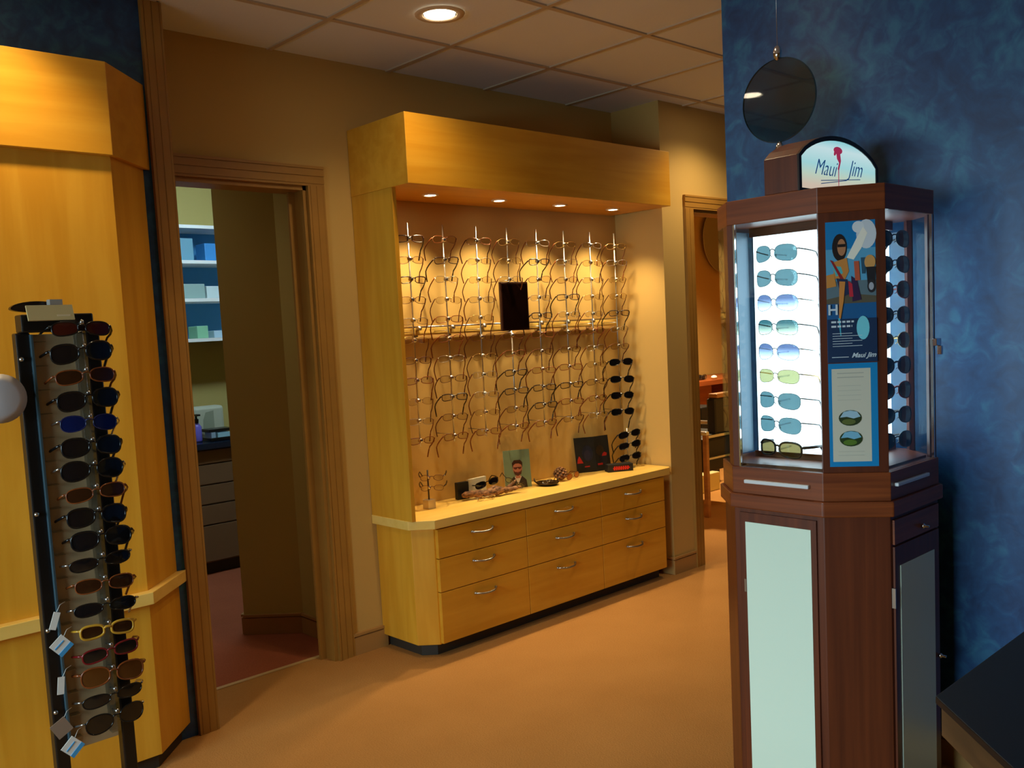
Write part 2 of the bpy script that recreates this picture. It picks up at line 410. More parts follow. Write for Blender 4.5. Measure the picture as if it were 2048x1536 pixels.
# ------------------------------------------------------------------ downlights
def spot(name, loc, power, angle=75, blend=.6, colr=(1, .74, .42), size=.04, aim=(0, 0, -1)):
    l = bpy.data.lights.new(name, 'SPOT'); l.energy = power; l.spot_size = math.radians(angle); l.spot_blend = blend; l.color = colr; l.shadow_soft_size = size
    o = bpy.data.objects.new(name, l); col.objects.link(o); o.location = loc
    o.rotation_euler = Vector(aim).to_track_quat('-Z', 'Y').to_euler(); return o
def downlight(x, y, z, rad, power, label, group=None, angle=80, aim=(0, 0, -1), lampm='lamp', colr=(1, .74, .42), blend=.8):
    t = thing('recessed_downlight', label, 'ceiling light', (x, y, z), 0, group, world=False)
    MB().lathe([(rad * .82, -.001), (rad * .86, -.005), (rad * 1.18, -.004), (rad * 1.22, .0)], caps=False, seg=28).build('trim_ring', M['trimring'], t)
    MB().lathe([(rad * .84, -.002), (rad * .8, .0), (rad * .74, .0004)], caps=False, seg=28).build('reflector', M['reflector'], t)
    MB().lathe([(rad * .76, -.0022), (rad * .7, -.004), (rad * .2, -.006)], seg=24).build('lamp', M[lampm], t)
    spot('downlight_beam', (x, y, z - .02), power, angle, blend, colr, rad * .6, aim)
    return t

WARM = (1, .77, .44)
downlight(2.44, 2.91, CH, .082, 34, 'round recessed downlight in the tiled ceiling above the maple display', angle=135, colr=WARM)
for k, x in enumerate((2.79, 3.232, 3.675, 4.11)):
    downlight(x, 3.47, 2.155, .034, 54, 'small round downlight under the maple canopy, ' + ['leftmost of four', 'second from the left', 'third from the left', 'rightmost of four'][k], 'small downlights under the canopy', 100, aim=(0, .03, -1), colr=(1, .76, .42), blend=1.)

# ------------------------------------------------------------------ main maple display unit
t = thing('display_cabinet', 'maple drawer cabinet with lit canopy and upright panel along the back wall', 'display cabinet', (3.4, 3.684, 0))
base = [(2.51, YB - .002), (2.51, 3.405), (2.585, 3.332), (4.285, 3.332), (4.30, 3.345), (4.30, YB - .002)]
MB().prism(base, .06, .61).build('body', M['maple_v'], t, bevel=.002)
MB().prism([(2.545, YB - .002), (2.545, 3.425), (2.60, 3.372), (4.28, 3.372), (4.30, 3.4), (4.30, YB - .002)], 0, .0605).build('toe_kick', M['toe'], t)
ctop = [(2.487, YB - .002), (2.487, 3.395), (2.575, 3.308), (4.335, 3.308), (4.365, 3.335), (4.365, YB - .002)]
MB().prism(ctop, .61, .652).build('countertop', M['maple_top'], t, bevel=.002)
MB().box(2.49, 2.512, 3.365, YB - .002, .652, 2.155).build('upright_panel', M['maple_v'], t, bevel=.001)
MB().box(2.487, 4.345, 3.24, YB - .002, 2.155, 2.458).build('canopy', M['maple_h'], t, bevel=.002)
xs = [2.589, 3.157, 3.725, 4.284]; zs = [.064, .308, .466, .606]
for i in range(3):
    for j in (2, 1, 0):
        x0, x1, z0, z1 = xs[i] + .002, xs[i + 1] - .002, zs[j] + .002, zs[j + 1] - .002
        d = MB().box(x0, x1, 3.312, 3.334, z0, z1).build('drawer', M['maple_h'], t, bevel=.0015)
        cx = (x0 + x1) / 2 - .01; cz = z1 - .052
        hb = MB(); pts = []
        for k in range(13):
            a = -1 + k / 6; pts.append((cx + a * .066, 3.312 - .026 * (1 - abs(a) ** 3) - .003, cz + .006 * a * a))
        hb.tube(pts, .0055, 8); hb.ball((cx - .066, 3.309, cz + .006), .007); hb.ball((cx + .066, 3.309, cz + .006), .007)
        hb.build('handle', M['steel'], d)

# rods with clips, and the shelf rail behind them
rodx = [2.70 + .2138 * k for k in range(8)]; rowz = [1.957 - .0963 * k for k in range(11)]
YR = 3.545
side = ['nearest the upright panel', 'second from the left', 'third from the left', 'fourth from the left', 'fifth from the left', 'sixth from the left', 'seventh from the left', 'furthest right']
rails = thing('display_rail', 'horizontal maple and chrome rail crossing the eyeglass display wall', 'rail', (3.45, 3.66, 1.5))
MB().box(2.62, 4.33, 3.654, 3.668, 1.498, 1.532).build('rail_board', M['maple_top'], rails, bevel=.002)
MB().tube([(2.62, 3.640, 1.538), (4.33, 3.640, 1.538)], .005).build('chrome_rod', M['chrome'], rails)
for k in range(7):
    x = rodx[k] + .107
    MB().box(x - .012, x + .012, 3.667, YB, 1.49, 1.528).lathe([(.0, 0), (.012, .002), (.013, .02), (.006, .03)], (x, 3.628, 1.532), 'y', 10).build('bracket', M['steel'], rails)

def has(c, rr): return not (c == 3 and rr in (3, 4))
for c, x in enumerate(rodx):
    t = thing('display_rod', 'slim silver eyeglass display rod, ' + side[c], 'display rod', (x, YR, .97), 0, 'silver rods holding the eyeglasses')
    spans = [(.965, 2.03)] if c != 3 else [(.965, 1.497), (1.75, 2.03)]
    mb = MB()
    for a, b in spans:
        mb.tube([(x, YR, a), (x, YR, b)], .0035, 8)
        for z in ((1.515,) if c != 3 else ((1.49,) if a < 1 else (1.76,))) + ((1.0,) if a < 1 else ()): mb.tube([(x, YR, z), (x, YB - .001, z)], .0022, 6)
    mb.build('rod', M['steel'], t)
    for rr, z in enumerate(rowz):
        if has(c, rr): MB().ball((x, YR - .004, z), (.0135, .0125, .012), 12).build('clip', M['silver'], t)

# ------------------------------------------------------------------ eyewear
def outline(w, h, p, n=26, drop=0.):
    pts = []
    for i in range(n):
        g = 2 * PI * i / n; c_, s_ = math.cos(g), math.sin(g)
        x = w / 2 * math.copysign(abs(c_) ** (2 / p), c_); z = h / 2 * math.copysign(abs(s_) ** (2 / p), s_)
        if z < 0: z *= 1 + drop * (-x / w)          # outer foot lifted
        pts.append((x, z))
    return pts

def eyewear(name, label, cat, frame, lens, temple, w=.052, h=.03, p=2.6, br=.018, rim=.0013, wrap=1.2, tlen=.135, droop=0., rimz=None, fold=False, splay=.02, brow=0., tipdown=.035, drop=.35):
    root = thing(name, label, cat, (0, 0, 0), world=False)
    cv = lambda x: wrap * x * x
    fm = MB()
    for sgn in (-1, 1):
        cx = sgn * (w / 2 + br / 2)
        ol = [(cx + sgn * a, z) for a, z in outline(w, h, p, drop=-drop)]
        fm.tube([(x, cv(x), z) for x, z in ol], rim, 6, closed=True, rz=rimz)
        n = len(ol); lm = MB()
        a = [(x, cv(x) - .0004, z) for x, z in ol] + [(cx, cv(cx) - .0022, 0)]
        b = [(x, cv(x) + .0008, z) for x, z in ol] + [(cx, cv(cx) - .0008, 0)]
        fs = [(i, (i + 1) % n, n) for i in range(n)] + [(n + 1 + (i + 1) % n, n + 1 + i, 2 * n + 1) for i in range(n)]
        lm.add(a + b, fs, True).build('lens', lens, root)
    bz = h * .18
    fm.tube([(-br / 2 - .002, cv(br / 2), bz - .001), (-br / 4, -.002, bz + .003), (br / 4, -.002, bz + .003), (br / 2 + .002, cv(br / 2), bz - .001)], max(rim, .0015), 6)
    if brow:
        for sgn in (-1, 1):
            pts = [(sgn * (br / 2 + w * q), cv(br / 2 + w * q) - .0006, h / 2 * (1 - .25 * abs(q - .5) * 2)) for q in (.0, .2, .4, .6, .8, 1.)]
            fm.tube(pts, brow, 6)
    ex = w + br / 2
    for sgn in (-1, 1):
        fm.tube([(sgn * (ex - .002), cv(ex), h * .2), (sgn * (ex + .003), cv(ex) + .003, h * .2)], max(rim, .0018), 6)
        fm.tube([(sgn * (br / 2 + .003), cv(br / 2) + .002, -h * .1), (sgn * (br / 2 + .001), .008, -h * .22)], .0012, 5)
    fm.build('frame', frame, root)
    for sgn in (-1, 1):
        tm = MB(); hx, hy, hz = sgn * (ex + .003), cv(ex) + .003, h * .2
        if fold:
            pts = [(hx, hy, hz), (hx - sgn * .01, hy + .006, hz - .001), (-hx + sgn * .02, hy + .010 + .003 * sgn, hz - .004), (-hx + sgn * .005, hy + .012 + .003 * sgn, hz - .02)]
        else:
            pts = []
            for q in (0, .1, .3, .5, .7, .8, .9, 1.):
                s_ = q * tlen; zz = hz - max(0, q - .68) ** 1.3 * tipdown * 4.2
                y_, z_ = s_, zz - hz
                cd, sd = math.cos(droop), math.sin(droop)
                pts.append((hx + sgn * splay * math.sin(q * PI) * .5, hy + y_ * cd + z_ * sd, hz - y_ * sd + z_ * cd))
        wdt = temple[1]
        tm.tube(pts, wdt, 6)
        tm.build('temple', temple[0], root)
    return root

def place(proto, used, loc, rz=0., rx=0., ry=0., label=None, group=None, scale=1.):
    if used[0]: o = copy_tree(proto)
    else: o = proto; used[0] = True
    o.location = loc; o.rotation_euler = (rx, ry, rz); o.scale = (scale,) * 3
    if label: o['label'] = label
    if group: o['group'] = group
    return o

fm_brown = mat('brown metal frame', (92, 46, 20), .3, .4)
fm_dark = mat('dark acetate frame', (34, 18, 12), .25)
fm_gold = mat('pale gold metal frame', (196, 160, 96), .2, .9)
fm_silver = mat('silver metal frame', (190, 186, 180), .2, .9)
fm_tort = mat('tortoise acetate frame', (120, 58, 22), .25, var=.6, vscale=90)
fm_black = mat('black acetate frame', (10, 10, 12), .2)
fm_red = mat('dark red acetate frame', (110, 16, 22), .25)
fm_yel = mat('mustard acetate frame', (190, 140, 40), .3)
fm_blue = mat('dark blue acetate frame', (18, 26, 70), .2)
ln_clear = tinted('clear spectacle lens', (246, 244, 238), .03)
ln_smoke = mat('dark smoke lens', (16, 15, 17), .08, spec=.7)
ln_brown = mat('dark brown lens', (48, 24, 10), .08, spec=.7)
ln_amber = mat('amber brown lens', (84, 44, 12), .08, spec=.7)
ln_bluem = mat('blue mirrored lens', (24, 38, 100), .08, .6)
ln_red = mat('red brown lens', (58, 16, 10), .1, spec=.7)

WALLS = [
    (eyewear('eyeglasses', '', 'eyeglasses', fm_brown, ln_clear, (fm_brown, .0026), .052, .030, 2.6, rim=.0012, wrap=.8, droop=.75, tlen=.108), 'thin brown metal'),
    (eyewear('eyeglasses', '', 'eyeglasses', fm_gold, ln_clear, (fm_brown, .0022), .050, .030, 2.3, rim=.0009, wrap=.8, droop=.9, tlen=.105), 'pale rimless'),
    (eyewear('eyeglasses', '', 'eyeglasses', fm_dark, ln_clear, (fm_dark, .003), .052, .029, 3.2, rim=.0019, wrap=.8, droop=.65, tlen=.112, brow=.0022), 'dark browline'),
    (eyewear('eyeglasses', '', 'eyeglasses', fm_silver, ln_clear, (fm_tort, .0025), .050, .028, 2.8, rim=.001, wrap=.8, droop=.85, tlen=.106), 'fine silver'),
    (eyewear('eyeglasses', '', 'eyeglasses', fm_tort, ln_clear, (fm_tort, .0028), .052, .029, 2.9, rim=.0016, wrap=.8, droop=.7, tlen=.11), 'tortoiseshell'),
]
WU = [[False] for _ in WALLS]
SUNW = eyewear('sunglasses', '', 'sunglasses', fm_black, ln_smoke, (fm_black, .003), .056, .034, 2.5, rim=.002, wrap=1.6, droop=.7, tlen=.125)
SWU = [False]
rs = random.Random(3)
styles = ["20040131", "02414203", "21024130", "20143014", "03140413", "20413021", "24031432", "20241022", "04203142", "42032104", "20"]
pat = {  # style of each pair by rod and row, read off the display
    0: [2, 0, 2, 0, 3, 1, 0, 4, 1, 3, 4], 1: [0, 2, 3, 1, 4, 4, 3, 0, 2, 0, 4], 2: [0, 3, 1, 3, 1, 0, 1, 3, 3, 1, 4],
    3: [1, 1, 3, 0, 0, 0, 4, 2, 2, 0, 4], 4: [3, 2, 0, 3, 2, 4, 0, 4, 2, 2, 4], 5: [1, 3, 0, 2, 3, 0, 0, 4, 2, 4, 0],
    6: [3, 1, 3, 1, 3, 4, 3, 1, 0, 4, 3], 7: [1, 3, 1, 1, 2, 3, 0, 5, 5, 5, 5]}
for c, x in enumerate(rodx):
    for rr, z in enumerate(rowz):
        if not has(c, rr): continue
        k = pat[c][rr]; where = ', ' + ordn(rr).replace('eleventh', 'lowest') + (' pair' if rr in (0, 10) else ' pair down') + ' on the rod ' + side[c]
        jx, jz = rs.uniform(-.004, .004), rs.uniform(-.003, .004)
        if k == 5:
            place(SUNW, SWU, (x + jx, YR - .022, z - .004 + jz), rs.uniform(-.5, -.3), 0, rs.uniform(-.05, .05), 'black wraparound sunglasses' + where, 'eyewear hung on the silver rods', 1.12)
        else:
            place(WALLS[k][0], WU[k], (x + jx, YR - .018, z - .004 + jz), rs.uniform(-.42, -.10), rs.uniform(-.08, .08), rs.uniform(-.03, .03), WALLS[k][1] + ' eyeglasses' + where, 'eyewear hung on the silver rods', 1.10)

# dark framed mirror on the rail
t = thing('wall_mirror', 'small dark rectangular mirror standing on the rail among the eyeglasses', 'mirror', (3.385, 3.56, 1.498))
MB().box(3.286, 3.486, 3.555, 3.568, 1.498, 1.752).build('frame', mat('dark bronze frame', (52, 24, 12), .4), t, bevel=.002)
MB().box(3.296, 3.476, 3.552, 3.5552, 1.508, 1.742).build('glass', mat('mirror glass painted dark', (14, 5, 4), .12), t)  # mirror face coloured dark to stand for its dark reflection

# ------------------------------------------------------------------ things on the maple counter
CT = .6525
t = thing('acrylic_stand', 'little clear cube stand with dark rod at the left end of the counter', 'display stand', (2.745, 3.56, CT))
MB().box(2.722, 2.768, 3.537, 3.583, CT, CT + .045).build('base', mat('frosted acrylic', (240, 224, 196), .25, trans=.6), t, bevel=.002)
MB().tube([(2.745, 3.56, CT + .045), (2.745, 3.56, CT + .19)], .004).build('rod', M['toe'], t)
for z in (.155, .105): MB().ball((2.745, 3.553, CT + z), .009).build('clip', M['silver'], t)
small = eyewear('eyeglasses', 'thin brown eyeglasses on the upper clip of the small cube stand', 'eyeglasses', fm_brown, ln_clear, (fm_dark, .003), .046, .028, 2.3, rim=.0012, droop=-.05, tlen=.12)
su = [False]
for k, z in enumerate((.155, .105)):
    place(small, su, (2.752, 3.538, CT + z - .003), -.75, .1, 0, 'thin brown eyeglasses on the %s clip of the small cube stand' % ('upper', 'lower')[k], 'eyeglasses on the cube stand')
o = MB().box(2.965, 3.035, 3.60, 3.625, CT, CT + .088, Matrix.Rotation(-.1, 3, 'Z')).build('box', M['blackm'], bevel=.002)
tag(o, 'small upright black box in front of the white card', 'box')
o = MB().box(3.045, 3.175, 3.615, 3.63, CT, CT + .093, Matrix.Rotation(.08, 3, 'Z')).build('display_card', M['paper'], bevel=.001)
tag(o, 'plain off-white card standing beside the small black box', 'card')
g_ = [False]
dk = eyewear('sunglasses', '', 'sunglasses', fm_black, ln_smoke, (fm_black, .003), .058, .033, 2.6, rim=.0024, wrap=1.8, droop=0, tlen=.12)
place(dk, g_, (3.135, 3.565, CT + .066), -.25, 0, -.18, 'black sunglasses perched on the driftwood in front of the white card')
# driftwood
dw = MB(); pts = []; rr_ = []
rw = random.Random(11)
for k in range(31):
    a = k / 30; pts.append((2.965 + .33 * a, 3.565 - .085 * a + .008 * math.sin(a * 9), CT + .026 + .003 * math.sin(a * 14)))
    rr_.append((.008 + .0145 * math.sin(PI * min(1, a * 1.02 + .03)) ** .5) * (1 + rw.uniform(-.34, .16)))
dw.tube(pts, rr_, 12)
dw.tube([(3.10, 3.53, CT + .028), (3.14, 3.52, CT + .05), (3.17, 3.525, CT + .046)], [.012, .010, .004], 8)
dw.tube([(3.22, 3.515, CT + .028), (3.26, 3.51, CT + .05), (3.28, 3.50, CT + .07)], [.012, .008, .003], 8)
tag(dw.build('driftwood', M['driftwood']), 'knotty brown piece of driftwood lying on the counter', 'driftwood')
g2 = [False]
d2 = eyewear('eyeglasses', '', 'eyeglasses', fm_dark, ln_clear, (fm_dark, .002), .044, .026, 2.2, rim=.0016, tlen=.10)
place(d2, g2, (3.245, 3.475, CT + .058), -.5, .2, .5, 'dark round eyeglasses leaning on the driftwood before the portrait card')
g3 = [False]
d3 = eyewear('eyeglasses', '', 'eyeglasses', fm_silver, ln_clear, (fm_gold, .0015), .040, .022, 2.2, rim=.001, tlen=.06, fold=True)
place(d3, g3, (3.04, 3.47, CT + .013), -.2, -.1, 0, 'tiny silver eyeglasses lying folded before the driftwood')
# portrait card
t = thing('photo_card', 'green photo card of a bearded man in glasses, standing on the counter', 'photo card', (3.385, 3.60, CT))
U = Vector((1, -.42, 0)).normalized(); V = Vector((.03, .08, 1)).normalized(); N = U.cross(V).normalized()
O = Vector((3.315, 3.625, CT))
MB().slab([(0, 0), (.152, 0), (.152, .205), (0, .205)], O, U, V, -N, .003).build('card', M['paper'], t)
sk = (176, 112, 84)
decal('photo', t, O + N * .0002, U, V, N, [
    ('r', (0, .152, 0, .205), (112, 132, 104)), ('p', [(.024, 0), (.128, 0), (.124, .04), (.10, .062), (.052, .062), (.028, .04)], (46, 34, 28)),
    ('p', [(.056, .062), (.076, .02), (.098, .062)], (206, 190, 170)), ('r', (.064, .090, .052, .075), sk), ('e', (.077, .105, .027, .036), sk),
    ('p', [(.049, .108), (.047, .135), (.06, .150), (.095, .150), (.107, .135), (.105, .108), (.099, .124), (.085, .131), (.066, .131), (.055, .124)], (58, 30, 18)),
    ('p', [(.053, .098), (.058, .073), (.077, .064), (.096, .073), (.101, .098), (.092, .086), (.062, .086)], (74, 40, 26)),
    ('r', (.054, .100, .108, .112), (40, 18, 12)), ('e', (.066, .106, .009, .006), (90, 40, 26)), ('e', (.089, .106, .009, .006), (90, 40, 26)), ('r', (.071, .083, .082, .085), (150, 60, 50))])
# tray
t = thing('metal_tray', 'round dark metal tray holding folded eyeglasses', 'tray', (3.53, 3.52, CT))
MB().lathe([(.046, 0), (.062, .012), (.064, .018), (.060, .017), (.045, .006)], (3.53, 3.52, CT), seg=28).build('dish', mat('dark pewter', (70, 58, 46), .2, .9), t)
MB().tube([(3.468, 3.53, CT + .014), (3.452, 3.54, CT + .03), (3.455, 3.545, CT + .045)], .004).tube([(3.59, 3.51, CT + .014), (3.607, 3.505, CT + .028)], .004).build('handle', mat('dark pewter grip', (60, 48, 38), .3, .9), t)
g4 = [False]
place(d3, g3, (3.53, 3.515, CT + .022), .3, -.9, 0, 'silver eyeglasses lying in the round metal tray', scale=1.05)
# pinecone-like ornament and glasses beside it
orn = MB()
rp = random.Random(5)
for k in range(46):
    a = k * 2.4; q = k / 46; rad = .034 * math.sin(PI * (.12 + .8 * q)); z = .008 + .062 * q
    orn.ball((3.665 + rad * math.cos(a), 3.55 + rad * math.sin(a), CT + z + .004), (.010, .010, .006), 6)
orn.ball((3.665, 3.55, CT + .036), (.026, .026, .034), 10)
tag(orn.build('pine_cone', wood('pine cone scales', (74, 40, 20), (168, 116, 66), (30, 30, 30), 2., .6, 0)), 'brown pine cone standing between the tray and the black card', 'pine cone')
g5 = [False]
brn = eyewear('sunglasses', '', 'sunglasses', fm_brown, mat('caramel lens', (150, 84, 34), .1), (fm_brown, .002), .046, .034, 2.1, rim=.0014, tlen=.09)
place(brn, g5, (3.715, 3.50, CT + .026), .1, 0, -.05, 'caramel lensed sunglasses resting against the pine cone')
# dark folding card and the box with red print
t = thing('folding_display_card', 'black folding display card printed with dim faces and red marks', 'display card', (4.02, 3.62, CT))
for i, (x0, y0, x1, y1) in enumerate(((3.905, 3.645, 4.015, 3.59), (4.015, 3.59, 4.125, 3.575))):
    a = Vector((x0, y0, CT)); b = Vector((x1, y1, CT)); U = (b - a).normalized(); V = Vector((0, .1, 1)).normalized(); N = U.cross(V).normalized(); Lw = (b - a).length
    wgt = MB().slab([(0, 0), (Lw, 0), (Lw, .205), (0, .205)], a, U, V, -N, .003).build('leaf', M['blackm'], t)
    dc = [('e', (Lw * .62, .11, .034, .046), (22, 26, 44)), ('e', (Lw * .6, .10, .02, .03), (36, 34, 52))] if i == 0 else [('e', (Lw * .35, .12, .03, .03), (44, 30, 14)), ('e', (Lw * .55, .07, .03, .035), (28, 26, 34))]
    if i == 0: dc += [('p', [(.006, .055), (.044, .055), (.030, .085), (.022, .098), (.012, .08)], (170, 30, 26)), ('p', [(.05, .030), (.082, .030), (.082, .038), (.05, .036)], (150, 26, 24))]
    else: dc += [('p', [(.05, .085), (.085, .085), (.09, .1), (.07, .108), (.055, .098)], (160, 30, 24)), ('r', (.012, .05, .034, .046), (150, 26, 24))]
    decal('print', wgt, a + N * .0002, U, V, N, dc)
t = thing('eyewear_box', 'low black box with a red printed front on the right of the counter', 'box', (4.075, 3.48, CT))
a = Vector((4.01, 3.50, CT)); b = Vector((4.145, 3.425, CT)); U = (b - a).normalized(); N = Vector((U.y, -U.x, 0)); Lw = (b - a).length
MB().slab([(0, 0), (Lw, 0), (Lw, .043), (0, .043)], a, U, Vector((0, 0, 1)), -N, .06).build('body', M['blackm'], t, bevel=.001)
pr = []
for k in range(7): x = .034 + k * .0135; pr.append(('p', [(x, .010), (x + .010, .010), (x + .0115, .032), (x + .0025, .032)], (196, 28, 26)))
pr.append(('p', [(.03, .018), (.134, .018), (.134, .024), (.03, .024)], (196, 28, 26)))
decal('red_print', t, a + N * .0002, U, (0, 0, 1), N, pr)
# three-tier stand with sunglasses
t = thing('sunglasses_stand', 'slim clear upright stand at the right end of the counter', 'display stand', (4.215, 3.52, CT))
MB().lathe([(.04, 0), (.042, .006), (.0, .007)], (4.215, 3.52, CT), seg=24).build('base', M['acrylic'], t)
MB().tube([(4.215, 3.52, CT + .006), (4.215, 3.52, CT + .235)], .004).build('rod', M['steel'], t)
for z in (.205, .140, .068): MB().ball((4.215, 3.513, CT + z), .009).build('clip', M['silver'], t)
for k, z in enumerate((.205, .140, .068)):
    place(SUNW, SWU, (4.215, 3.497, CT + z - .002), -.35, 0, -.12, 'black sunglasses, %s of the three on the clear upright stand' % ('topmost', 'middle', 'lowest')[k], 'sunglasses on the upright stand', 1.12)

# ------------------------------------------------------------------ left maple unit
t = thing('corner_cabinet', 'tall maple cabinet with projecting canopy and ledge against the blue wall', 'cabinet', (.4, 3.412, 0))
def chpoly(y, e=0., xe=1.0): return [(-1.2, 3.41), (-1.2, y), (1.223 + e * .4, y), (1.223 + e * .4 + (3.41 - y), 3.41)]
MB().prism(chpoly(3.225), .655, 2.152).build('back_panel', M['maple_v'], t, bevel=.001)
MB().prism(chpoly(3.20), 2.152, 2.458).build('canopy', M['maple_h'], t, bevel=.002)
MB().prism(chpoly(3.188, .01), .612, .655).build('ledge', M['maple_top'], t, bevel=.002)
MB().prism(chpoly(3.222), .06, .612).build('body', M['maple_v'], t, bevel=.001)
MB().prism(chpoly(3.26), 0, .06).build('toe_kick', M['toe'], t)

# ------------------------------------------------------------------ sunglasses floor rack
RX, RY = .77, 2.5
t = thing('sunglasses_rack', 'tall black floor rack with beige panel and column of clear pegs', 'display rack', (RX, RY, 0))
MB().lathe([(.20, 0), (.20, .012), (.19, .02), (.03, .028), (.03, .05)], (RX, RY + .02, 0), seg=32).build('base', M['black'], t)
for x in (.700, .868):
    MB().box(x - .017, x + .017, RY + .01, RY + .045, .026, 1.555).build('post', M['black'], t, bevel=.004)
MB().box(.716, .842, RY + .012, RY + .022, .47, 1.55).build('panel', M['rackpanel'], t, bevel=.001)
MB().box(.714, .7185, RY - .004, RY + .02, .47, 1.55).build('panel_edge', mat('steel blue edge', (80, 104, 116), .2, .5), t)
sp = MB().box(.818, .842, RY - .012, RY + .012, .49, 1.57).build('spine', M['acrylic'], t, bevel=.002)
rz_ = [1.564 - .0602 * k for k in range(18)]
for k, z in enumerate(rz_):
    MB().tube([(.829, RY - .03, z + .012), (.829, RY + .005, z + .008)], .0025, 6).ball((.829, RY - .032, z + .0125), (.0055, .004, .0065), 8).build('peg', M['silver'], t)
    MB().box(.722, .745, RY - .012, RY + .012, z - .034, z - .032).build('divider', M['acrylic'], t)
q = Matrix.Rotation(-.35, 3, 'X')
MB().box(.706, .815, RY - .02, RY - .015, 1.582, 1.622, q).build('sign_card', M['signcard'], t)
MB().box(.774, .806, RY - .0235, RY - .0205, 1.592, 1.597, q).build('card_line', mat('pale card line', (222, 202, 160), .5), t)
MB().box(.695, .868, RY - .004, RY + .05, 1.555, 1.60).build('head_block', M['black'], t, bevel=.004)
MB().box(.765, .795, RY - .006, RY + .02, 1.60, 1.636).build('head_bracket', mat('grey bracket', (150, 146, 140), .4), t)
hm = MB()
for k in range(1):
    n = 24; ol = [(.745 + .062 * math.cos(2 * PI * i / n), 1.616 + (.018 if math.sin(2 * PI * i / n) > 0 else .010) * math.sin(2 * PI * i / n)) for i in range(n)]
    hm.add([(x, RY + .03, z) for x, z in ol] + [(x, RY + .05, z) for x, z in ol], [list(range(n))[::-1], list(range(n, 2 * n))] + [(i, (i + 1) % n, n + (i + 1) % n, n + i) for i in range(n)])
hm.build('head_cap', mat('dark head cap', (26, 16, 16), .25), t)
MB().lathe([(.0, -.008), (.04, -.007), (.06, 0), (.04, .008), (0, .01)], (.628, RY - .02, 1.398), 'y', 32).build('round_mirror', mat('grey mirror back', (186, 182, 186), .4, .0), t)
MB().tube([(.652, RY, 1.40), (.69, RY + .02, 1.41)], .006).build('mirror_arm', M['steel'], t)
for z in (1.49, 1.10, .80, .585): MB().ball((.690, RY + .004, z), .006).build('bolt', M['steel'], t)

RK = {
    'smoke': eyewear('sunglasses', '', 'sunglasses', fm_black, ln_smoke, (fm_black, .0035), .064, .047, 2.5, rim=.0026, wrap=2.0, droop=.35, tlen=.11, splay=.03),
    'brown': eyewear('sunglasses', '', 'sunglasses', fm_tort, ln_brown, (fm_tort, .003), .062, .036, 2.6, rim=.0018, wrap=2.0, droop=.35, tlen=.11, splay=.03),
    'bluem': eyewear('sunglasses', '', 'sunglasses', fm_blue, ln_bluem, (fm_silver, .0025), .058, .040, 2.3, rim=.0016, wrap=2.2, droop=.3, tlen=.11, splay=.03),
    'oval': eyewear('sunglasses', '', 'sunglasses', fm_black, ln_smoke, (fm_silver, .003), .066, .050, 2.2, rim=.0022, wrap=2.0, droop=.35, tlen=.11, splay=.03),
    'slim': eyewear('sunglasses', '', 'sunglasses', fm_black, ln_smoke, (fm_silver, .003), .066, .032, 2.3, rim=.002, wrap=2.2, droop=.2, tlen=.11, splay=.03),
    'yellow': eyewear('sunglasses', '', 'sunglasses', fm_yel, ln_brown, (fm_yel, .003), .056, .034, 2.8, rim=.0034, wrap=1.4, droop=.15, tlen=.11, splay=.03),
    'red': eyewear('sunglasses', '', 'sunglasses', fm_red, ln_smoke, (fm_red, .003), .060, .034, 2.7, rim=.0026, wrap=1.6, droop=.15, tlen=.11, splay=.03),
    'amber': eyewear('sunglasses', '', 'sunglasses', fm_tort, ln_amber, (fm_tort, .0035), .068, .050, 2.5, rim=.0024, wrap=1.8, droop=.2, tlen=.11, splay=.03),
    'redb': eyewear('sunglasses', '', 'sunglasses', fm_black, ln_red, (fm_black, .003), .060, .034, 2.6, rim=.002, wrap=2.0, droop=.3, tlen=.11, splay=.03),
}
RKU = {k: [False] for k in RK}
seq = ['redb', 'smoke', 'brown', 'smoke', 'bluem', 'smoke', 'oval', 'brown', 'smoke', 'smoke', 'slim', 'brown', 'slim', 'yellow', 'red', 'amber', 'slim', 'oval']
desc = {'smoke': 'black framed dark sunglasses', 'brown': 'tortoise framed brown sunglasses', 'bluem': 'blue mirrored sunglasses', 'oval': 'large oval black sunglasses', 'slim': 'slim black wraparound sunglasses',
        'yellow': 'mustard yellow framed sunglasses', 'red': 'dark red framed sunglasses', 'amber': 'large tortoise sunglasses with amber lenses', 'redb': 'black sunglasses with red brown lenses'}
rg = random.Random(9)
for k, z in enumerate(rz_):
    s_ = seq[k]
    lab = desc[s_] + ', ' + (ordn(k) + ' pair' + ('' if k in (0, 17) else ' down')) + ' on the floor rack'
    place(RK[s_], RKU[s_], (.826 + rg.uniform(-.004, .004), RY - .038, z - .004), rg.uniform(-.12, .04), rg.uniform(-.1, .05), rg.uniform(-.07, .03), lab, 'sunglasses on the front of the floor rack')
for k in range(9):
    s_ = ['smoke', 'oval', 'smoke', 'brown', 'amber', 'smoke', 'oval', 'brown', 'smoke'][k]; z = rz_[k] - .022
    place(RK[s_], RKU[s_], (.90, RY + .125, z), 1.35, 0, rg.uniform(-.2, .2), desc[s_] + ', ' + ordn(k) + (' pair' if k == 0 else ' pair down') + ' on the rack side', 'sunglasses on the right side of the floor rack')
